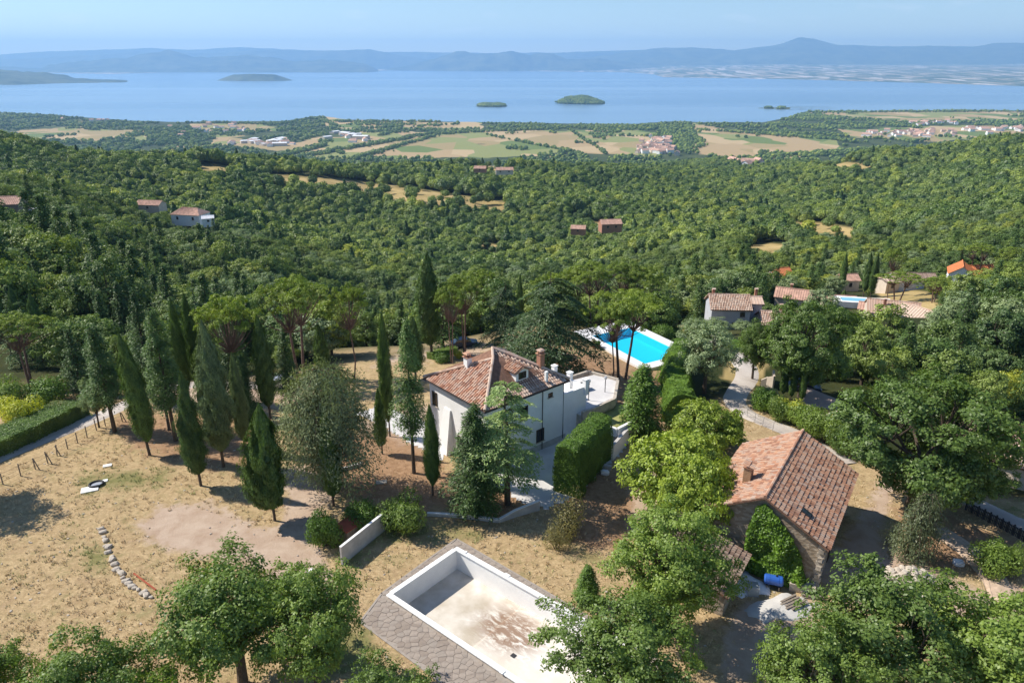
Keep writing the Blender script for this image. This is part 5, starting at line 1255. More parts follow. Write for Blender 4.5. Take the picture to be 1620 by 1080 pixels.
# patio furniture, lamps
def lounger(px, py, rz, label, mat=BLACKP, z=None):
    p = gp(px, py); p.z = z if z else p.z
    e = empty('sun_lounger', p, rz, label, 'sun lounger'); obj(MB().box((0, 0, .34), (1.3, .62, .06)), 'seat', mat, e)
    m = MB(); m.hexa([Vector(q) for q in ((.65, -.31, .32), (1.2, -.31, .62), (1.2, .31, .62), (.65, .31, .32))], [Vector(q) for q in ((.62, -.31, .39), (1.16, -.31, .7), (1.16, .31, .7), (.62, .31, .39))]); obj(m, 'backrest', mat, e)
    for a in (-.55, .55):
        for b in (-.25, .25): obj(MB().box((a, b, .16), (.05, .05, .32)), 'leg', SILV, e)
lounger(1037, 533, .6, 'dark sun lounger on the earth beyond the turquoise pool'); lounger(952, 520, 2.1, 'dark covered lounger at the far corner of the turquoise pool', z=TZ)
def lamp(px, py, h, label):
    e = empty('garden_lamp', at_z(px, py, PZ + .06), 0, label, 'lamp post'); obj(MB().tube([(0, 0, 0), (0, 0, h)], .05, 6), 'post', IRON, e)
    m = MB().tube([(0, 0, h), (0, 0, h + .1), (0, 0, h + .35), (0, 0, h + .42)], [.06, .16, .2, .03], 8); obj(m, 'lantern', SILV, e)
lamp(931, 633, 2.2, 'slim garden lamp standing on the shaded patio'); lamp(957, 620, 1.6, 'shorter garden lamp near the patio kerb')
def planter(px, py, label, mat, fm):
    e = empty('potted_plant', gp(px, py), 0, label, 'potted plant'); obj(MB().tube([(0, 0, 0), (0, 0, .55)], [.28, .42], 12), 'pot', mat, e); rg = np.random.default_rng(px)
    d = sph(260, rg); obj_ = leafmesh('leaves', d * .5 * rg.uniform(.5, 1, (260, 1)) + [0, 0, .9], d, .2, rg, fm); put('leaves', obj_, e)
planter(946, 551, 'round green bush in a terracotta pot at the poolside', BRICKM, F_HEDGE); planter(939, 549, 'reddish potted plant next to the round green bush', BRICKM, F_BROWN)
def table_set(px, py):
    e = empty('garden_table', at_z(px, py, PZ + .06), .5, 'dark garden table on the shaded patio by the white pillars', 'table'); obj(MB().box((0, 0, .74), (1.6, .9, .05)), 'tabletop', IRON, e)
    for a in (-.7, .7):
        for b in (-.38, .38): obj(MB().box((a, b, .36), (.06, .06, .72)), 'leg', IRON, e)
table_set(921, 616)
def playhut(px, py):
    p = gp(px, py); e = empty('canvas_gazebo', p, .4, 'small white canvas shelter at the edge of the trees beyond the turquoise pool', 'gazebo')
    for a in (-1.2, 1.2):
        for b in (-1, 1): obj(MB().box((a, b, 1), (.08, .08, 2)), 'post', SILV, e)
    m = MB(); m.add([(-1.4, -1.2, 2), (1.4, -1.2, 2), (1.4, 1.2, 2), (-1.4, 1.2, 2), (0, 0, 2.8)], [np.array([[0, 1, 4], [1, 2, 4], [2, 3, 4], [3, 0, 4]])]); obj(m, 'canopy', TARP, e)
    obj(MB().box((0, 1.0, 1), (2.3, .04, 1.9)), 'canvas_panel', TARP, e)
playhut(1046, 519)
def car(px, py, rz, paint, label, z=0):
    e = empty('parked_car', gp(px, py), rz, label, 'car')
    prof = [(-2.1, .35), (-2.1, .85), (-1.75, .95), (-1.2, 1.42), (.45, 1.45), (1.1, .98), (1.95, .85), (2.12, .6), (2.1, .35)]
    def ex(pr, w0, name, mat, par=e):
        m = MB(); n = len(pr); V = [(x, -w0, z_) for x, z_ in pr] + [(x, w0, z_) for x, z_ in pr]
        m.add(V, [np.array([[i, (i + 1) % n, n + (i + 1) % n, n + i] for i in range(n)]), np.array([list(range(n))]), np.array([list(range(n, 2 * n))[::-1]])]); return obj(m, name, mat, par)
    b = ex([prof[0], prof[1], prof[2], (1.1, .98), prof[6], prof[7], prof[8]], .86, 'body', paint); ex([(-1.7, .96), (-1.15, 1.40), (.42, 1.43), (1.05, .99)], .76, 'cabin_glass', GLASS); ex([(-1.15, 1.405), (-1.05, 1.47), (.35, 1.49), (.45, 1.435)], .74, 'car_roof', paint)
    for x in (-1.3, 1.3):
        for y in (-.8, .8):
            wh = obj(MB().tube([(x, y - .1, .32), (x, y + .1, .32)], .32, 14), 'wheel', BLACKP, e); obj(MB().tube([(x, y - .11, .32), (x, y + .11, .32)], .18, 10), 'rim', SILV, wh)
    for y in (-.6, .6): obj(MB().box((2.08, y, .68), (.1, .35, .14)), 'headlight', TARP, e)
car(444, 612, .5, SILV, 'silver car parked in shade under the tall cypresses'); car(1272, 618, -.3, DARKP, 'dark blue car on the parking terrace behind the slim cypresses'); car(1546, 624, .4, SILV, 'silver car on the small drive among the dense trees')
car(735, 548, .2, DARKP, 'dark car behind the pine trunks past the villa roof'); car(1590, 437, .3, DARKP, 'dark car beside the orange-roofed house')
def pole(px, py, top, label):
    p = gp(px, py); zc = p.y; h = H - p.y * T(top) - p.z; e = empty('utility_pole', p, 0, label, 'utility pole'); obj(MB().tube([(0, 0, -.5), (0, 0, h)], [.14, .09], 6), 'post', WOODG, e); obj(MB().box((0, 0, h - .4), (1.2, .1, .1)), 'crossarm', WOODG, e)
pole(1131, 462, 418, 'thin utility pole rising above trees left of the grey house'); pole(1383, 462, 432, 'thin utility pole by the pale driveway among cypresses')

# clipped hedges: leaf skin over a solid clipped body
def hedge(name, pts, wd, hh, mat, label, leaf=.16, dens=70, lump=.15, seed=1, round_=.0):
    P = np.array([gp(*p)[:] for p in pts]); c = P[0].copy(); L = np.r_[0, np.cumsum(np.linalg.norm(np.diff(P[:, :2], axis=0), axis=1))]
    rg = np.random.default_rng(seed); n = int(dens * L[-1] * (wd + 2 * np.mean(hh)))
    hh = np.broadcast_to(hh, len(P)) if not np.isscalar(hh) else np.full(len(P), hh)
    def sec(u, s):   # s 0..1 round the section: left side, top, right side
        xy = np.c_[np.interp(u, L, P[:, 0]), np.interp(u, L, P[:, 1])]; xy2 = np.c_[np.interp(u + .1, L, P[:, 0]), np.interp(u + .1, L, P[:, 1])]; xy1 = np.c_[np.interp(u - .1, L, P[:, 0]), np.interp(u - .1, L, P[:, 1])]
        d = nrm(xy2 - xy1); nn = np.c_[-d[:, 1], d[:, 0]]; h_ = np.interp(u, L, hh); g_ = np.interp(u, L, P[:, 2]); per = wd + 2 * h_; q = s * per
        off = np.where(q < h_, -wd / 2, np.where(q < h_ + wd, q - h_ - wd / 2, wd / 2)); z = np.where(q < h_, q, np.where(q < h_ + wd, h_, per - q))
        if round_: off = off * (1 - round_ * (z / h_) ** 3); z = z - round_ * h_ * .25 * (abs(off) / wd * 2) ** 2 * (z / h_)
        bul = 1 + lump * (vnoise(u * 1.1, s * 6, seed) - .5) * 2
        ndir = np.where(q < h_, -1, np.where(q < h_ + wd, 0, 1)); N = np.c_[nn * ndir[:, None], np.where(ndir == 0, 1.0, .25)]
        return np.c_[xy + nn * (off * bul)[:, None], g_ + z * (1 + lump * .4 * (vnoise(u * 1.3, s * 4 + 9, seed) - .5))], N
    u = rg.uniform(0, L[-1], n); s = rg.random(n); V, N = sec(u, s); V = V - c + rg.normal(0, .04, V.shape)
    # end caps
    for ue, sg in ((0, -1), (L[-1], 1)):
        m_ = int(dens * wd * hh[0]); a, N0 = sec(np.full(m_, ue), rg.uniform(0, 1, m_)); b, _ = sec(np.full(m_, ue), np.full(m_, .5)); t = rg.random((m_, 1)); q = a * t + (np.c_[b[:, :2], a[:, 2:]]) * (1 - t) - c
        d = nrm((P[-1] - P[-2]) if sg > 0 else (P[0] - P[1]))[None]; V = np.r_[V, q + d * .05]; N = np.r_[N, np.tile(d, (m_, 1))]
    us = np.linspace(0, L[-1], max(3, int(L[-1] / .8))); ss = np.linspace(0.001, .999, 13); U, S = np.meshgrid(us, ss, indexing='ij'); cv, _ = sec(U.ravel(), S.ravel()); cen = np.c_[np.interp(U.ravel(), L, P[:, 0]), np.interp(U.ravel(), L, P[:, 1])]
    cv[:, :2] = cen + (cv[:, :2] - cen) * .9; cv[:, 2] -= .08; cv -= c; k = 13; i = np.arange(len(us) - 1)[:, None] * k; j = np.arange(k - 1)[None]
    cf = [np.stack([i + j, i + j + 1, i + k + j + 1, i + k + j], -1).reshape(-1, 4), np.array([list(range(k))]), np.array([list(range((len(us) - 1) * k, len(us) * k))])]
    Vl, Fl, v = leafquads(V, N, leaf, rg, .6, 1.2); nv = len(Vl)
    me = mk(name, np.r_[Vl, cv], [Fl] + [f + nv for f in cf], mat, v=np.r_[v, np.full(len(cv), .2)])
    return tag(put(name, me, None, c), label, 'hedge')
hedge('clipped_hedge', [(893,782),(908,765),(925,745),(948,722)], 3.0, 5.0, F_HEDGE, 'tall thick clipped hedge block at the courtyard edge', dens=110, seed=2, lump=.22, round_=.28)
hedge('clipped_hedge', [(-60,735),(0,712),(60,685),(118,655)], 4.2, 1.9, F_CYP, 'long low flat-topped hedge beside the gravel lane', seed=3, dens=90)
hedge('clipped_hedge', [(1075,668),(1068,640),(1066,615),(1068,590),(1078,570)], 3.6, 3.4, F_HEDGE, 'tall leafy hedge running beside the olive tree and turquoise pool', seed=4, lump=.5, dens=90, round_=.35)
hedge('clipped_hedge', [(1140,548),(1175,556),(1205,568)], 1.6, 1.6, F_HEDGE, 'low hedge below the grey house beside the road', seed=6, dens=60)
hedge('clipped_hedge', [(680,568),(700,562),(722,558)], 1.4, 1.0, F_BRIGHT, 'low bright hedge strip behind the villa roof', seed=7, dens=60)

# ---------------------------------------------------------------- neighbouring houses
def hp(px, row, Y):                                # ground position of a house foot at a known distance
    X = (px - 810) / FP * (Y * CP + (H - (H - Y * T(row))) * SP)
    return Vector((X, Y, min(float(hgt(X, Y)) + 1.0, H - Y * T(row)) if Y < 400 else H - Y * T(row)))
def clear(px, row, Y, r): p = hp(px, row, Y); CLEAR.append((p.x, p.y, r)); return p
CLEAR = []; VIEW = []
p = clear(1148, 514, 152, 11)
house('grey rendered two-storey house with pinkish roof above the road', p, 8.2, 7.0, 4.9, 7.0, R(-4), GREYW, TILEP, wins=(('f', 2.5, 3.7, .9, 1.0), ('f', .9, 1.2, .8, 1.2), ('f', 2.6, 1.2, 1.2, 1.2), ('r', 0, 3.5, .8, 1)), chim=((-3.2, 1.0, 7.7),), tiles=dict(sp=.36, rad=.15, ln=.6), name='house')
p2 = p + Vector((9.6, -2.5, -.4)); house('low wing with faded tiled roof and square chimney beside the grey house', p2, 6.2, 6.4, 2.6, 4.4, R(-4), CREAM, TILEP, wins=(('f', -1.5, 1.3, .9, 1.0),), chim=((1.6, 1.5, 5.3),), tiles=dict(sp=.36, rad=.15, ln=.6), door=('f', .8, 1.0, 2.0))
p3 = p + Vector((6.2, 4.5, 0)); house('narrow middle block joining the grey house and its wing', p3, 4.5, 5.0, 4.4, 5.2, R(-4), GREYW, TILEP, wins=(('f', 0, 3.0, .8, .8),), chim=((1.5, 1.2, 6.4),))
CLEAR.append((p2.x, p2.y, 9)); VIEW.append((p.x + 4, p.y, p.z, 10)); CLEAR.append((p.x + 2, p.y - 10, 8)); CLEAR.append((p2.x, p2.y - 9, 7))
tag(obj(MB().box((0, 0, .6), (3.4, 1.2, 1.4)), 'low_brick_wall', BRICKM, None, p + Vector((5.5, -9.5, -1.2)), -.1), 'reddish low brick wall before the grey house', 'wall')
def hs(label, px, row, Y, L, W, he, hr, rz, wm=CREAM, rm=TILEF, **k):
    p = clear(px, row, Y, max(L, W) * .62 + 1.5); VIEW.append((p.x, p.y, p.z, L * .45)); CLEAR.append((p.x - p.x / p.y * 8, p.y - 8, max(L, W) * .5)) 
    return house(label, p, L, W, he, hr, R(rz), wm, rm, **k)
hs('pink-roofed low house half hidden by trees beyond the grey house', 1262, 476, 182, 11, 6, 3.0, 4.6, -25, wins=(('f', 2, 1.6, .9, 1.0),), chim=((-2, .5, 5.4),))
hs('pale house with brown roof behind the round shrub', 1440, 452, 225, 13, 8, 3.0, 4.6, -6, WHITE, TILED, wins=(('f', -3, 1.5, 1, 1.2), ('f', 3, 1.5, 1, 1.2)))
hs('white-walled house gable with bright orange roof', 1517, 446, 222, 8.5, 7, 3.6, 6.0, 62, WHITE, TILEO, wins=(('l', 0, 2.6, .9, 1.0), ('f', 1, 1.6, .9, 1.2)))
hs('bright orange cross wing of the white-walled house', 1545, 446, 226, 8.0, 7, 3.2, 5.6, 8, WHITE, TILEO, wins=(('f', 1, 1.6, 1, 1.2),))
hs('small cream cube house with flat roof line among cypresses', 1404, 450, 222, 4.5, 5, 3.4, 4.0, 10, CREAM, TILEP, wins=(('f', 0, 2.0, .9, 1.2),))
hs('long terracotta bungalow roof beyond the blue strip pool', 1408, 506, 165, 11, 8, 2.8, 4.8, -20, CREAM, TILEP, wins=(('f', -2, 1.4, .9, 1.0), ('f', 2, 1.4, .9, 1.0)), chim=((-2, -1.5, 5.3),))
hs('terracotta wing of the bungalow nearer the dark conifers', 1448, 512, 158, 7, 6, 2.4, 4.0, -58, WHITE, TILEP, wins=(('r', 0, 1.2, .8, 1.0),))
hs('long low terrace roof of the bungalow with small openings', 1385, 500, 172, 8, 5, 2.2, 3.2, -28, CREAM, TILEF, wins=(('f', -2, 1.0, .7, .8), ('f', 1, 1.0, .7, .8)))
hs('cottage with old faded roof at the photo edge past the large oak', 1592, 742, 66, 8.5, 7.5, 2.6, 4.6, -42, CREAM, TILEP, wins=(('f', -1, 1.4, .8, 1.0),), chim=((2.2, -1.4, 5.6),), tiles=dict(sp=.3, rad=.125, ln=.48))
hs('pale stone farmhouse on the left hillside with brown roof', 8, 326, 262, 12, 9, 5.0, 7.0, 12, plain_mat('brown_stone', (.30, .22, .17), .9, .2, 1), TILEF, wins=(('f', -3, 3.4, .9, 1.1), ('f', 2, 3.4, .9, 1.1), ('f', 4.5, 1.2, .9, 1.1)), chim=((-2, 1, 7.8),))
hs('white annexe beside the hillside farmhouse', 38, 322, 268, 7, 5, 2.6, 3.4, 8, WHITE, TARP, wins=(('f', 0, 1.3, .9, 1.0),))
hs('villa with pink hipped roof standing in the woodland', 303, 349, 420, 18, 11, 4.5, 7.5, -12, WHITE, TILEF, wins=(('f', -5, 2.4, 1.2, 1.6), ('f', 5, 2.4, 1.2, 1.6)), hip=.7)
hs('small white outbuilding below the pink-roofed woodland villa', 330, 352, 405, 6, 5, 2.8, 4.0, 20, WHITE, TARP, wins=(('f', 0, 1.4, 1, 1),))
hs('low pinkish roof peeping from the woods left of the hipped villa', 240, 330, 440, 15, 8, 3, 5.0, -8, CREAM, TILEF, wins=(('f', 0, 1.4, 1, 1),))
hs('tiny pale house deep in the dark woods', 392, 372, 360, 7, 5, 2.6, 4.2, -15, CREAM, TILEF, wins=(('f', 0, 1.4, 1, 1),))
hs('brick farmhouse in a small golden clearing', 965, 362, 520, 15, 9, 4.5, 7.0, 10, BRICKM, TILEF, wins=(('f', -3, 2.4, 1.2, 1.4), ('f', 3, 2.4, 1.2, 1.4)))
hs('small barn left of the brick farmhouse clearing', 915, 366, 510, 10, 7, 2.6, 4.4, -12, BRICKM, TILEF, wins=(('f', 0, 1.2, 1, 1),))
hs('long ridge-top farmstead with pale yard', 798, 273, 860, 20, 9, 3.5, 6, 4, CREAM, TILEF, wins=(('f', -5, 1.8, 1.5, 1.5), ('f', 5, 1.8, 1.5, 1.5)))
hs('second ridge-top farm building half screened by trees', 760, 270, 870, 14, 8, 3, 5.5, -9, BRICKM, TILEF, wins=(('f', 0, 1.6, 1.5, 1.5),))
hs('cream cottage roof above the olive-green trees', 1236, 407, 270, 8, 6, 3.0, 5.0, 15, CREAM, TILEO, wins=(('f', 0, 1.6, 1, 1),))
hs('little pink house between two dark cypresses', 1343, 428, 235, 6, 5, 3.4, 4.8, 5, CREAM, TILEF, wins=(('f', 0, 1.8, .9, 1.2),))
hs('pink-walled garage with low roof left of the blue strip pool', 1325, 484, 190, 8, 5, 2.0, 3.0, -12, CREAM, TILEF, wins=(('f', 0, 1.1, .9, .8),))
def strip_pool():
    p = clear(1365, 480, 180, 12); p.z += .4; VIEW.append((p.x, p.y, p.z, 6)); e = empty('strip_pool', p, R(-12), 'narrow pale blue pool with white edge beside the terracotta bungalow', 'swimming pool')
    obj(MB().box((0, 0, 0), (14, 5, 1.6)), 'pool_deck', WHITE, e); obj(MB().box((-1, 0, .805), (9, 3, .02)), 'water_surface', plain_mat('pale_pool_water', (.22, .50, .62), .08, .05, .5, spec=.6), e)
strip_pool()
def terrace_park():
    P = [gp(1268, 618), gp(1336, 640), gp(1325, 662), gp(1262, 648)]; z = min(p.z for p in P) + .9
    m = MB().prism([(p.x, p.y) for p in (P[3], P[2], P[1], P[0])], z - 2.5, z); tag(obj(m, 'parking_pavement', plain_mat('pink_paving', (.44, .34, .29), .9, .12, .8)), kind='structure')
    for p in P: CLEAR.append((p.x, p.y, 4.5))
terrace_park()
for px_, row_, Y_, r_ in ((1560, 640, 100, 6), (1340, 437, 205, 6), (1380, 455, 205, 7), (1345, 455, 200, 8)): p = hp(px_, row_, Y_); CLEAR.append((p.x, p.y, r_))
sheet('driveway_paving', [(1336,436),(1362,426),(1372,436),(1352,450)], PAVE, up=.05, grid=2)

# villages and sheds on the lake plain
def villages():
    rg = np.random.default_rng(77); V = []
    for k in range(4):
        m = MB(); L, W_, he, hr = (13, 9, 6, 9) if k < 2 else (20, 11, 5, 8) if k == 2 else (34, 20, 7, 8.5); x, y = L / 2, W_ / 2
        m.add([(-x, -y, -4), (x, -y, -4), (x, y, -4), (-x, y, -4), (-x, -y, he), (x, -y, he), (x, y, he), (-x, y, he), (-x, 0, hr), (x, 0, hr)], [np.array([[0, 1, 5, 4], [2, 3, 7, 6]]), np.array([[1, 2, 6, 9, 5], [3, 0, 4, 8, 7]])])
        b = .4
        m.add([(-x - b, -y - b, he - .2), (x + b, -y - b, he - .2), (x + b, 0, hr + .2), (-x - b, 0, hr + .2), (x + b, y + b, he - .2), (-x - b, y + b, he - .2)], [np.array([[0, 1, 2, 3], [3, 2, 4, 5]])])
        me = m.mesh('village_house', [CREAM if k % 2 else WHITE, TILEF if k < 3 else TARP]); n = len(me.polygons)
        mi = np.zeros(n, np.int32); mi[2:4] = 1; me.polygons.foreach_set('material_index', mi); V.append(me)
    groups = [  # centre px,row, spread px, rows, count, label
      ((1038, 236), 28, 9, 74, 'small pale house of the hill village amid the golden fields', 'houses of the village amid the fields', (0, 1)),
      ((1040, 222), 14, 4, 14, 'pale house on the upper edge of the hill village', 'houses above the village', (0, 1)),
      ((1440, 212), 60, 5, 52, 'pale house of the spread-out town near the right-hand shore', 'houses of the lakeside town', (0, 1, 2)),
      ((1570, 206), 60, 5, 26, 'pale house on the far edge of the lakeside town', 'houses at the edge of the town', (0, 2)),
      ((1480, 196), 40, 2.5, 16, 'white house in the row nearer the lake', 'houses in the row nearer the lake', (0, 2)),
      ((185, 188), 55, 6, 44, 'pale house of the wooded village above the left shore', 'houses of the wooded village', (0, 1)),
      ((330, 205), 70, 8, 20, 'scattered farmhouse on the left-hand plain', 'farmhouses on the left-hand plain', (0, 1, 2)),
      ((430, 228), 45, 5, 22, 'pale warehouse in the industrial strip beyond the ridge', 'warehouses beyond the ridge', (3, 2)),
      ((560, 218), 35, 7, 12, 'long shed beside the dark tree belts', 'sheds beside the tree belts', (3, 2)),
      ((1180, 262), 30, 4, 14, 'house of the hamlet below the saddle', 'houses of the hamlet below the saddle', (0, 1)),
    ]
    for (c, sx, sy, n, lab, grp, kinds_) in groups:
        for _ in range(n):
            px, py = c[0] + rg.normal(0, sx * .55), c[1] + rg.normal(0, sy * .55)
            p = gp(px, py)
            if p.y < 1500 or p.z < -299: continue
            o = put('village_house', V[kinds_[rg.integers(0, len(kinds_))]], None, p, rg.normal(0, .5) + (1.57 if rg.random() < .3 else 0), rg.uniform(1.2, 2.1)); tag(o, lab, 'house', grp)
            VH.append((p.x, p.y))
VH = []
villages()

# ---------------------------------------------------------------- trees one by one
PL = plant
PL('cyp1', 237, 720, 526, 44, 'tall slim cypress standing first by the gravel lane fence', leanx=-.05)
PL('cyp2', 318, 768, 587, 44, 'slender cypress with bare foot on the dry lawn, second of the lawn row')
PL('cyp3', 435, 823, 638, 66, 'fat bulging cypress nearest the pink dirt drive')
PL('cypg', 354, 738, 505, 60, 'broad grey-green cypress behind the lawn row, pointed above')
PL('cypg', 388, 714, 556, 28, 'thin greyish cypress between the broad grey one and the fat one')
PL('cyp1', 428, 662, 498, 38, 'dark narrow cypress beside the silver car')
PL('cyp2', 528, 800, 640, 40, 'dark cypress before the grey drooping cedar')
PL('cyp1', 685, 783, 638, 32, 'slim cypress alone below the villa wall')
PL('cyp1', 512, 600, 512, 26, 'short slim cypress in the dark wood edge above the grey cedar')
PL('cyp1', 683, 566, 398, 46, 'tallest cypress rising high above the wood behind the villa')
PL('cyp2', 658, 600, 500, 34, 'cypress leaning against the foot of the tallest cypress')
PL('cyp1', 617, 690, 492, 27, 'narrow dark cypress left of the villa')
PL('cyp2', 605, 718, 612, 24, 'small cypress at the courtyard path left of the villa')
PL('pine', 655, 748, 506, 66, 'tall open conifer with long bare trunk before the villa gable', name='fir_tree')
PL('cyp1', 318, 632, 462, 30, 'dark leaning cypress behind the parking ground')
PL('cyp1', 298, 640, 470, 26, 'black-green cypress deep in shade of the wood edge')
PL('cyp2', 338, 650, 520, 34, 'cypress behind the broad grey cypress')
PL('cyp1', 18, 560, 476, 22, 'thin cypress left of the flat-topped pine at the photo edge')
PL('cyp1', 40, 552, 452, 24, 'thin cypress rising beside the dark wood on the left')
PL('cyp1', 70, 556, 462, 24, 'third thin cypress of the left wood')
for k, (x, t_, b) in enumerate(((1238, 568, 630), (1250, 574, 634), (1266, 572, 640))): PL('cyp1', x, b, t_, 14, ('first', 'middle', 'last')[k] + ' of three slim cypresses beside the parking terrace, counted from the road', group='three slim cypresses')
for (x, t_, Y, w_, l) in ((1372, 398, 212, 16, 'dark cypress between the pink house and the pale driveway'), (1383, 400, 210, 15, 'cypress touching its twin near the pale driveway'), (1516, 393, 235, 15, 'cypress rising behind the orange roofs'), (1334, 400, 230, 14, 'cypress left of the little pink house'), (1335, 458, 196, 10, 'small slim cypress before the pale garden lawn'), (823, 432, 118, 14, 'dark thin cypress among the pines behind the big cedar')):
    plant_y('cyp1', x, t_, Y, w_, l)
PL('firc', 752, 812, 640, 108, 'dense dark young cedar before the villa corner')
PL('deodar', 803, 797, 592, 165, 'light green layered cedar with yellow trunk before the villa', rz=.6)
PL('cedar', 868, 600, 424, 185, 'great spreading cedar with drooping limbs behind the villa', rz=1.0)
PL('cedar', 800, 560, 440, 100, 'second spreading cedar half behind the great one', rz=2.0)
PL('cedarg', 528, 778, 572, 172, 'grey-green drooping cedar beside the drive', rz=.3)
PL('pine', 182, 684, 512, 70, 'open dark conifer beside the gravel lane')
PL('olive', 157, 676, 592, 50, 'silvery olive tree overhanging the gravel lane')
PL('pine', 278, 697, 488, 70, 'tall conifer with bare trunk on the shaded brown earth')
PL('pine', 268, 680, 520, 50, 'second bare-trunked conifer on the shaded earth')
PL('fir', 245, 640, 450, 64, 'feathery conifer behind the first cypress')
PL('fir', 460, 640, 520, 60, 'dark conifer behind the grey drooping cedar')
PL('fir', 375, 640, 470, 60, 'dark conifer between umbrella pine trunks')
PL('firc', 395, 668, 560, 50, 'short dark conifer beside the silver car')
PL('spruce', 1012, 690, 577, 78, 'bright bushy conifer by the courtyard corner and lawn')
PL('umb1', 478, 610, 441, 108, 'wide umbrella pine standing above the grey cedar')
PL('umb2', 380, 655, 470, 92, 'umbrella pine behind the broad grey cypress')
PL('umb3', 48, 606, 496, 96, 'umbrella pine over the left garden')
PL('umb1', 984, 600, 462, 108, 'umbrella pine with forked dark trunks before the turquoise pool', rz=0)
PL('umb2', 965, 612, 480, 60, 'leaning umbrella pine rooted beside the forked one')
for k, (x, b, t_, w_, l) in enumerate(((735, 560, 436, 70, 'umbrella pine nearest the villa roof in the back row'), (762, -132, 428, 64, 'second umbrella pine of the back row behind the villa'), (905, -132, 424, 70, 'umbrella pine behind the great cedar'), (940, -128, 416, 76, 'wide umbrella pine beyond the pool corner'), (985, -134, 412, 70, 'umbrella pine at the middle of the group past the turquoise pool'), (1022, -132, 424, 62, 'last umbrella pine of the group past the turquoise pool'), (715, 575, 452, 44, 'thin umbrella pine beside the tallest cypress'), (560, 600, 452, 60, 'umbrella pine in the wood above the courtyard path'), (870, -136, 432, 60, 'umbrella pine showing through the great cedar'))): (PL(('umb1', 'umb2', 'umb3')[k % 3], x, b, t_, w_, l) if b > 0 else plant_y(('umb1', 'umb2', 'umb3')[k % 3], x, t_, -b, w_, l))
for k, (x, t_, Y, w_, l) in enumerate(((1412, 392, 205, 34, 'umbrella pine above the pale driveway'), (1546, 386, 225, 48, 'umbrella pine rising behind the orange roofs'), (1600, 392, 235, 44, 'umbrella pine at the photo edge past the orange roofs'), (1595, 416, 205, 36, 'lower umbrella pine beside the dark car'), (1423, 432, 190, 60, 'low broad umbrella pine like a green cushion'), (1480, 440, 180, 50, 'low umbrella pine right of the cushion-like one'), (1575, 440, 178, 80, 'flat bright umbrella pine crown below the orange roofs'))): plant_y(('umb2', 'umb1', 'umb3')[k % 3], x, t_, Y, w_, l)
PL('pbush', 1110, 708, 632, 118, 'round lime-green pine bush at the road bend')
PL('pbush', 1068, 800, 678, 172, 'wide lime-green pine bush behind the farmhouse')
PL('pbush', 1140, 790, 722, 92, 'lime-green pine mound touching the farmhouse roof')
PL('pbush', 1098, 846, 712, 125, 'lime-green pine mound between the farmhouse and the tall leafy oak')
PL('pbush', 1152, 700, 655, 40, 'small pine ball beside the round lime-green pine bush')
PL('olive', 1114, 622, 500, 112, 'large grey olive tree beside the gravel road')
PL('olive', 1095, 560, 498, 60, 'second olive crown just beyond the large grey one')
plant_y('olive', 1130, 502, 136, 60, 'rounded olive tree before the grey house')
plant_y('olive', 1175, 506, 138, 40, 'small olive at the grey house corner')
PL('weep', 1432, 880, 768, 105, 'weeping grey conifer beside the great oak', rz=2.6)
PL('big', 1440, 800, 592, 270, 'great spreading oak beyond the farmhouse yard')
PL('big', 1512, 800, 706, 130, 'right-hand crown of oak overhanging the side road')
PL('round', 1370, 720, 640, 80, 'round tree at the left skirt of the great oak')
PL('big', 1265, 628, 470, 150, 'broad dark tree over the parking terrace')
PL('oak2', 1190, 600, 500, 60, 'dark tree beside the road top')
# the big oaks in front
plant_at('oak1', at_z(385, 1082, 0), 10.6, 5.2, 'large open oak with dark forked limbs on the dry lawn', rz=1.2)
plant_at('oak3', at_z(505, 1105, 0), 10.6, 4.0, 'bright oak touching the large open oak', rz=.3)
plant_y('oak3', 462, 905, 40, 70, 'young oak behind the large open oak')
plant_at('oak4', at_z(1052, 1000, 0), 12.0, 4.1, 'tall leafy oak before the shed', rz=.5)
plant_at('oak2', at_z(985, 1120, 0), 8.8, 4.8, 'darker oak overhanging the drained pool', rz=2.5)
plant_at('oak3', at_z(1390, 1120, 0), 10.8, 5.6, 'bright green oak below the stone heap', rz=2)
plant_at('oak3', at_z(1545, 1130, 0), 10.0, 5.2, 'bright green oak filling the photo corner', rz=4)
plant_at('oak3', at_z(1275, 1190, 0), 9.8, 3.9, 'leafy oak at the lower edge beside the yard', rz=1)
plant_at('oak3', at_z(1680, 1080, 0), 9.0, 4.2, 'oak crown cut by the photo edge beyond the corner oak', rz=5)
plant_at('oak2', at_z(165, 1205, 0), 9.6, 3.9, 'dark oak top rising at the lower lawn edge', rz=0)
plant_at('oak2', at_z(-10, 1190, 0), 8.6, 3.4, 'oak crown in the lower left corner', rz=3)
plant_at('oak1', at_z(270, 1260, 0), 8.4, 3.0, 'small oak between the dark oak top and the large open oak', rz=3)
plant_at('oak3', at_z(625, 1240, 0), 9.2, 3.2, 'oak top at the lower edge beside the paved terrace', rz=2)
plant_at('oak1', at_z(-95, 800, 0), 10.0, 5.0, 'oak outside the lawn casting a leafy shadow', rz=3)
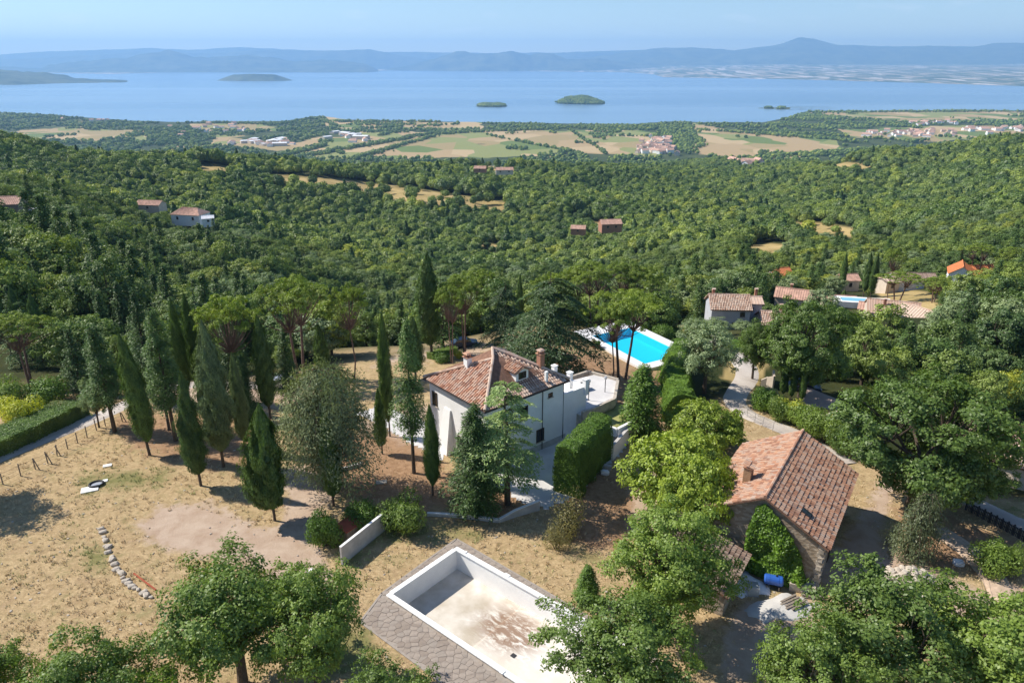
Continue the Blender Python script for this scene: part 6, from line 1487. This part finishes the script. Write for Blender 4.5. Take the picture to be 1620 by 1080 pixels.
# shrubs
for (k, x, b, t_, w_, l, c) in (('bush1', 515, 862, 806, 56, 'round green shrub beside the pink drive', 'shrub'), ('bush1', 572, 832, 790, 56, 'bushy shrub behind the concrete wall', 'shrub'), ('bush2', 640, 838, 786, 76, 'broad bright shrub at the end of the concrete wall', 'shrub'),
   ('spruce', 928, 952, 894, 46, 'small spiky conifer on the lawn beside the drained pool', 'tree'), ('bushb', 897, 848, 776, 62, 'sparse brownish shrub below the clipped hedge', 'shrub'), ('bushb', 880, 870, 825, 40, 'low dry bush on the shaded lawn', 'shrub'),
   ('busho', 1565, 902, 858, 70, 'dark low shrub near the slat fence', 'shrub'), ('bush2', 1600, 900, 862, 34, 'small bright shrub by the dirt track', 'shrub'), ('bushy', 40, 672, 628, 66, 'yellow-green shrub behind the long hedge', 'shrub'), ('bush1', 75, 635, 596, 70, 'dark rounded shrub in the left garden', 'shrub'),
   ('bush2', 15, 640, 600, 60, 'light green shrub at the left photo edge', 'shrub'), ('bushb', 95, 662, 632, 34, 'reddish shrub by the long hedge end', 'shrub'), ('bushy', 1250, 662, 632, 48, 'yellow-tipped shrub beside the gravel road', 'shrub'), ('bush1', 1208, 650, 610, 40, 'dark round shrub by the curved gate wall', 'shrub'),
   ('bush2', 1230, 662, 628, 42, 'leafy shrub between the dark round one and the yellow-tipped one', 'shrub'), ('busho', 1275, 685, 640, 60, 'large-leaved shrub below the parking terrace', 'shrub'), ('bush2', 1305, 700, 652, 60, 'bright bush in the roadside belt behind the farmhouse', 'shrub'), ('bushy', 1325, 690, 655, 34, 'golden shrub near the great oak skirt', 'shrub'),
   ('busho', 1338, 716, 670, 56, 'green shrub at the foot of the great oak', 'shrub'), ('bushy', 1375, 648, 606, 42, 'bright yellow-green bush above the great oak', 'shrub'), ('bush1', 1066, 534, 510, 26, 'dark bush beside the dark sun lounger', 'shrub'), ('bush1', 1046, 536, 512, 40, 'dark hedge-like bush right of the white canvas shelter', 'shrub'),
   ('rusho', 1215, 640, 612, 26, 'grey shrub near the gate pier', 'shrub'), ('bushy', 1600, 640, 590, 60, 'yellowish tree-like shrub amid the dense wood on the right', 'shrub'), ('bush1', 1540, 640, 600, 50, 'bushy growth next to the small drive', 'shrub'), ('busho', 1075, 690, 660, 40, 'dark shrub at the tall hedge end', 'shrub'),
   ('bush1', 700, 572, 555, 30, 'low green bush behind the villa roof edge', 'shrub'), ('bushy', 725, 566, 552, 18, 'small yellow bush behind the villa', 'shrub')): PL(k, x, b, t_, w_, l, c)

# ---------------------------------------------------------------- the woodland
FV = [t_blob(61), t_blob(62, lump=.4), t_blob(63, h=7, lump=.45), t_blob(64, r=3.4, h=9), t_blob(65, r=2.6, h=10, conic=True, mat=F_DARK), t_blob(66, mat=F_BRIGHT, nl=380, lump=.35)]
MV = [t_broad(71, h=8, r=3.8, base=.05, ncl=56, npl=150, leaf=.31, rc=1.15, open_=.7, mat=F_WOOD), t_broad(72, h=9, r=3.4, base=.05, ncl=56, npl=150, leaf=.31, rc=1.1, open_=.7, irregular=.5, mat=F_WOOD),
      t_broad(73, h=8, r=3.6, base=.05, ncl=56, npl=150, leaf=.31, rc=1.1, open_=.7, mat=F_WOOD), t_broad(75, h=7.5, r=3.6, base=.05, ncl=56, npl=150, leaf=.30, rc=1.1, open_=.7, mat=F_OLIVE),
      t_cedar(74, h=11, r=2.8, base=.08, levels=13, per=7, npb=70, droop=.25, mat=F_DARK, flat=False, taper=1.2, leaf=.42), t_cedar(76, h=11, r=3.2, base=.1, levels=9, per=6, npb=90, droop=.3, mat=F_CED, leaf=.42)]
def scatter():
    rg = np.random.default_rng(9); out = []
    Y = 84.0
    while Y < 2350:
        s = 4.7 if Y < 330 else 5.6 if Y < 700 else 7.4 if Y < 1300 else 11
        w_ = Y * .86 + 30; n = int(2 * w_ / s); X = -w_ + (np.arange(n) + rg.uniform(-.42, .42, n)) * s; YY = Y + rg.uniform(-.42, .42, n) * s
        out.append(np.c_[X, YY, np.full(n, s)]); Y += s
    P = np.concatenate(out); Z = hgt(P[:, 0], P[:, 1]); px, py = proj(P[:, 0], P[:, 1], Z + 4)
    gx, gy = proj(P[:, 0], P[:, 1], Z)
    tx_, ty_ = proj(P[:, 0], P[:, 1], Z + 8)
    ok = (px > -120) & (px < 1740) & (py > 120)
    w_ = np.zeros(len(P), bool)
    for p in WILDP: w_ |= sdist(gx, gy, p) > 3
    ok &= (P[:, 1] > 122) | w_
    for p in GOLD: 
        m_ = P[:, 1] > 100; ok &= ~(((sdist(gx, gy, p) > -1.5) | (sdist(tx_, ty_, p) > 0) | (sdist(gx, (gy + ty_) / 2, p) > 0)) & m_ & (rg.random(len(P)) < .95))
    for (x, y, r) in CLEAR: ok &= ((P[:, 0] - x) ** 2 + (P[:, 1] - y) ** 2) > (r + 2.0) ** 2
    for (hx, hy, hz, hw) in VIEW:          # openings in the wood through which each house is seen
        ux, u0 = proj(hx, hy, hz + 1.2); zc_ = hy * CP + (H - hz) * SP; hwp = hw * FP / zc_
        ok &= ~((abs(px - ux) < hwp + 3) & (P[:, 1] < hy + 4) & (ty_ < u0) & (gy > u0 - 5))
    for (x, y, r) in ALLTREES:
        ok &= ((P[:, 0] - x) ** 2 + (P[:, 1] - y) ** 2) > (r * .8 + 1.2) ** 2
    rd = np.array([gp(*q)[:2] for q in ((1118,520),(1140,538),(1168,562),(1175,577),(1182,592),(1168,618),(1162,636),(1180,654),(1212,668),(1252,684),(-60,748),(0,722),(60,697),(125,672),(180,648),(225,628),(262,615),(340,606),(430,610))])
    for q in rd: ok &= ((P[:, 0] - q[0]) ** 2 + (P[:, 1] - q[1]) ** 2) > 5.0 ** 2
    ok &= ~inrect(P[:, 0], P[:, 1], 2, -9, TL + 14, -16, TWD + 9)
    ok &= (vnoise(P[:, 0] / 14, P[:, 1] / 14, 5) + .3 > .38) | (P[:, 1] < 200)
    P, Z, px, py = P[ok], Z[ok], px[ok], py[ok]
    return P, Z, px, py, rg
P_, Z_, px_, py_, rg_ = scatter()
def woodland():
    n = len(P_); Y = P_[:, 1]
    big = vnoise(P_[:, 0] / 60, P_[:, 1] / 60, 8); sc = P_[:, 2] / 5.6 * rg_.uniform(.6, 1.5, n) * (.7 + .6 * big) * np.where((px_ < 430) & (Y < 320) & (Y > 125), 1.4, 1.0); sc = np.minimum(sc, 2.1)
    leftdark = (px_ < 420) & (py_ > 395) & (py_ < 560)
    con = rg_.random(n) < np.where(Y < 200, np.where(px_ < 700, .36, .2), np.where(Y < 330, .15, .05))
    tophalf = Z_ + 8 * sc; tx, ty = proj(P_[:, 0], Y, tophalf)
    # those that show: crown top above the line of the nearer garden trees
    line = np.interp(px_, [0, 420, 700, 1060, 1130, 1200, 1620], [560, 560, 520, 480, 500, 640, 660])
    vis = (tx > 6) & (tx < 1612) & (ty < line) & (ty > 150)
    score = np.where(vis, Y, 1e9); order = np.argsort(score); single = np.zeros(n, bool); single[order[:270]] = True
    lab = {0: 'rounded dark green tree of the nearer wood below the gardens', 1: 'tall dark conifer of the nearer wood below the gardens', 2: 'greyish rounded tree of the nearer wood below the gardens'}
    for i in np.where(single)[0]:
        k = (4 + int(rg_.random() < .4)) if con[i] else (3 if rg_.random() < .12 else int(rg_.integers(0, 3))); parts, h0, r0 = MV[k]
        s = sc[i] * (.95 if not con[i] else .85); right = px_[i] > 1060; kk = 1 if con[i] else 2 if k == 3 else 0
        e = empty('woodland_conifer' if con[i] else 'woodland_tree', (P_[i, 0], Y[i], Z_[i] - .2), rg_.uniform(0, 6.28), lab[kk].replace('nearer wood below the gardens', 'dense wood around the right-hand houses' if right else 'dark wood beyond the lawn cypresses' if px_[i] < 640 else 'wood behind the villa and pools'), 'tree', ('conifers' if con[i] else 'trees') + (' among the right-hand houses' if right else ' of the dark wood' if px_[i] < 640 else ' behind the villa'), (s, s, s * rg_.uniform(.85, 1.2)))
        for nm, me in parts: put(nm, me, e)
    def gn(name, idx, metas, label=None):
        cl = bpy.data.collections.new(name + '_kinds')
        for k, me in enumerate(metas):
            o = bpy.data.objects.new('tree_kind', me); cl.objects.link(o)
        me = bpy.data.meshes.new(name); me.vertices.add(len(idx)); co_ = np.c_[P_[idx, 0], P_[idx, 1], Z_[idx] - .3].astype(np.float32); me.vertices.foreach_set('co', co_.ravel())
        a = me.attributes.new('sc', 'FLOAT', 'POINT'); a.data.foreach_set('value', sc[idx].astype(np.float32))
        a = me.attributes.new('kd', 'INT', 'POINT'); a.data.foreach_set('value', KD[idx].astype(np.int32))
        a = me.attributes.new('rz', 'FLOAT', 'POINT'); a.data.foreach_set('value', rg_.uniform(0, 6.28, len(idx)).astype(np.float32))
        ob = put(name, me); t = bpy.data.node_groups.new(name, 'GeometryNodeTree'); t.interface.new_socket('Geometry', in_out='INPUT', socket_type='NodeSocketGeometry'); t.interface.new_socket('Geometry', in_out='OUTPUT', socket_type='NodeSocketGeometry')
        N = t.nodes.new; gi, go = N('NodeGroupInput'), N('NodeGroupOutput'); m2p = N('GeometryNodeMeshToPoints'); ip = N('GeometryNodeInstanceOnPoints'); ci = N('GeometryNodeCollectionInfo')
        ci.inputs['Collection'].default_value = cl; ci.inputs['Separate Children'].default_value = True; ci.inputs['Reset Children'].default_value = True
        def at(nm, ty): q = N('GeometryNodeInputNamedAttribute'); q.data_type = ty; q.inputs['Name'].default_value = nm; return q.outputs[0]
        cx = N('ShaderNodeCombineXYZ'); L_ = t.links.new; L_(at('rz', 'FLOAT'), cx.inputs[2])
        L_(gi.outputs[0], m2p.inputs[0]); L_(m2p.outputs[0], ip.inputs['Points']); L_(ci.outputs[0], ip.inputs['Instance']); ip.inputs['Pick Instance'].default_value = True
        L_(at('kd', 'INT'), ip.inputs['Instance Index']); L_(cx.outputs[0], ip.inputs['Rotation']); L_(at('sc', 'FLOAT'), ip.inputs['Scale']); L_(ip.outputs[0], go.inputs[0])
        md = ob.modifiers.new('scatter', 'NODES'); md.node_group = t; tag(ob, label, None, None, 'stuff'); return ob
    KD = np.where(con, 4, rg_.integers(0, 4, n)); 
    far = np.where(~single & (Y >= 420))[0]; KD = np.where(~con & (rg_.random(n) < .0), 5, KD)
    gn('distant_woodland', far, [x for x in FV])
    mids = np.where(~single & (Y < 420))[0]
    MJ = []
    for parts, h0, r0 in MV: MJ.append(parts[0][1])
    gn('woodland', mids, MJ)
    return n
print('forest', woodland())

# tree belts, hedgerows and copses on the lake plain
def plain_trees():
    rg = np.random.default_rng(12); pts = []
    n = 42000; px = rg.uniform(-60, 1680, n); Y = np.sqrt(rg.uniform(2000.0 ** 2, 5600.0 ** 2, n)); X = (px - 810) / FP * (Y * CP + 330 * SP); Z = hgt(X, Y); gx, gy = proj(X, Y, Z)
    f = np.zeros(n)
    for p in FIELDS: f = np.maximum(f, (sdist(gx, gy, p) > -.5))
    dens = vnoise(X / 160, Y / 230, 6) * .6 + vnoise(X / 50, Y / 80, 16) * .4
    for hx, hy in VH: f = np.where((abs(X - hx) < 13) & (Y < hy + 12) & (Y > hy - 95), 9, f)
    k = (Z > -299.3) & (f < 5) & (((f < .5) & (dens > .40)) | ((f > .5) & (dens > .74)))
    pts.append(np.c_[X[k], Y[k], Z[k]])
    belts = [((470,250),(700,209),400,1.4),((560,252),(700,212),220,1.0),((445,248),(515,230),150,1.6),((505,184),(530,200),60,1.5),((700,212),(900,203),120,.6),((830,203),(1040,200),320,1.1),((1045,198),(1090,240),330,3.2),((1085,196),(1110,232),160,2.2),((1110,206),(1330,222),160,.6),((500,193),(1060,193),700,.9),((1070,190),(1320,188),600,2.2),((1300,178),(1620,176),500,1.0),((1200,178),(1320,186),320,2.0),((900,205),(960,245),60,.7),((760,212),(900,240),60,.6),((1180,252),(1400,236),320,2.0),((560,205),(640,200),90,1)]
    for a, b, m, sp in belts:
        t = rg.random(m); x = a[0] + (b[0] - a[0]) * t + rg.normal(0, sp * 2, m); y = a[1] + (b[1] - a[1]) * t + rg.normal(0, sp * .55, m)
        q = gpv(x, y); pts.append(q[(q[:, 2] > -299.5) & (q[:, 1] > 1500)])
    for (cx, cy, L, W_, zb) in ((0, 0, 0, 0, 0),): pass
    for o in list(COL.objects):
        if o.name.startswith(('island', 'peninsula')):
            me = o.data; q = np.empty(len(me.vertices) * 3, np.float32); me.vertices.foreach_get('co', q); q = q.reshape(-1, 3); q = np.repeat(q, 3, 0); q[:, :2] += rg.normal(0, 7, (len(q), 2)); q = q[(q[:, 2] > -297.5) & (q[:, 1] < 8000)]; pts.append(q - [0, 0, 1.5])
    P = np.concatenate(pts); n = len(P)
    cl = bpy.data.collections.new('plain_tree_kinds')
    V, F, V2, F2 = ico()
    for k in range(3):
        rr = np.random.default_rng(k); me = mk('plain_tree', np.c_[V2[:, 0] * 6, V2[:, 1] * 6, 5 + V2[:, 2] * 5] * (1 + rr.normal(0, .09, (len(V2), 1))), [F2], F_WOOD, v=rr.random(len(V2))); cl.objects.link(bpy.data.objects.new('plain_tree', me))
    me = bpy.data.meshes.new('plain_trees'); me.vertices.add(n); me.vertices.foreach_set('co', P.astype(np.float32).ravel())
    ob = put('plain_trees', me); t = bpy.data.node_groups.new('plain_trees', 'GeometryNodeTree'); t.interface.new_socket('Geometry', in_out='INPUT', socket_type='NodeSocketGeometry'); t.interface.new_socket('Geometry', in_out='OUTPUT', socket_type='NodeSocketGeometry')
    N = t.nodes.new; gi, go = N('NodeGroupInput'), N('NodeGroupOutput'); m2p = N('GeometryNodeMeshToPoints'); ip = N('GeometryNodeInstanceOnPoints'); ci = N('GeometryNodeCollectionInfo'); rv = N('FunctionNodeRandomValue')
    rv.data_type = 'FLOAT'; rv.inputs[2].default_value = .6; rv.inputs[3].default_value = 1.5
    ci.inputs['Collection'].default_value = cl; ci.inputs['Separate Children'].default_value = True; ci.inputs['Reset Children'].default_value = True; ip.inputs['Pick Instance'].default_value = True
    L_ = t.links.new; L_(gi.outputs[0], m2p.inputs[0]); L_(m2p.outputs[0], ip.inputs['Points']); L_(ci.outputs[0], ip.inputs['Instance']); L_(rv.outputs[1], ip.inputs['Scale']); L_(ip.outputs[0], go.inputs[0])
    md = ob.modifiers.new('scatter', 'NODES'); md.node_group = t; tag(ob, kind='stuff')
plain_trees()

# ---------------------------------------------------------------- dry grass
def tufts():
    rg = np.random.default_rng(4); n = 120000
    px = rg.uniform(-60, 1680, n); Y = rg.uniform(22, 84, n); X = (px - 810) / FP * (Y * CP + H * SP); gx, gy = proj(X, Y, hgt(X, Y)); k = gy < 1130
    for p in PATCH['dirt']: k &= sdist(gx, gy, p) < rg.uniform(-8, 16, n)
    for p in PATCH['soil']: k &= sdist(gx, gy, p) < rg.uniform(-8, 24, n)
    for p in ([(722,852),(604,938),(570,983),(700,1080),(1100,1300),(1200,1200),(1035,1036)], [(722,705),(800,690),(920,655),(1003,684),(985,715),(905,790),(864,806),(812,790),(800,776),(735,770)], [(560,655),(600,640),(690,672),(705,735),(660,708),(600,672)], [(683,640),(767,740),(905,690),(925,600),(790,560)], [(0,700),(0,745),(130,690),(250,630),(240,600),(120,655)], [(1150,690),(1210,790),(1200,930),(1300,925),(1360,740),(1260,680)], [(880,600),(975,600),(975,660),(900,660)]): k &= sdist(gx, gy, p) < -2
    for p in WILDP: k &= sdist(gx, gy, p) < 5
    k &= rg.random(n) < .25 + .9 * vnoise(X / 3, Y / 3, 91)
    X, Y = X[k][:7000], Y[k][:7000]; n = len(X); Z = hgt(X, Y); h = .07 + .13 * rg.random(n) ** 2 + .08 * vnoise(X / 4, Y / 4, 5); V = []; 
    for b in range(8):
        a = rg.uniform(0, 6.28, n); l = rg.uniform(.3, .9, n) * h; w_ = .02 + .02 * rg.random(n)
        bx, by = X + rg.normal(0, .10, n), Y + rg.normal(0, .10, n)
        V.append(np.stack([np.c_[bx - np.sin(a) * w_, by + np.cos(a) * w_, Z - .01], np.c_[bx + np.sin(a) * w_, by - np.cos(a) * w_, Z - .01], np.c_[bx + np.cos(a) * l, by + np.sin(a) * l, Z + h]], 1))
    V = np.stack(V, 1).reshape(-1, 3); gr = (vnoise(X / 5, Y / 5, 61) * .6 + rg.random(n) * .4); gq = np.zeros(n); gx, gy = proj(X, Y, Z)
    for p in PATCH['green']: gq = np.maximum(gq, sdist(gx, gy, p) > -8)
    col = np.clip(np.where(gq > 0, .75, np.where(gr > .74, .7, .2 * rg.random(n))) + rg.normal(0, .08, n), 0, 1)
    g = NG('dry_grass'); g.b.inputs['Roughness'].default_value = 1; g.color(g.ramp(g.attr('v'), [(0, (.66, .52, .32)), (.3, (.58, .45, .26)), (.7, (.46, .45, .20)), (1, (.30, .36, .12))]))
    tag(put('dry_grass', mk('dry_grass', V, [np.arange(len(V)).reshape(-1, 3)], g.m, v=np.repeat(col, 24))), kind='stuff')
tufts()

def lawn_litter():
    rg = np.random.default_rng(14); V, F, V2, F2 = ico(); m = MB()
    for k in range(420):
        px, py = rg.uniform(0, 1500), rg.uniform(700, 1060)
        if sdist(np.array([px]), np.array([py]), [(722,845),(590,938),(560,990),(700,1090),(1035,1036)])[0] > -4 or (1140 < px < 1370 and py < 930) or (680 < px < 1010 and py < 820): continue
        p = gp(px, py, .02); m.box(p, (rg.uniform(.08, .3), rg.uniform(.06, .2), rg.uniform(.05, .12)), rg.uniform(0, 3), taper=.7)
    tag(obj(m, 'pebbles', STONE), kind='stuff')
lawn_litter()
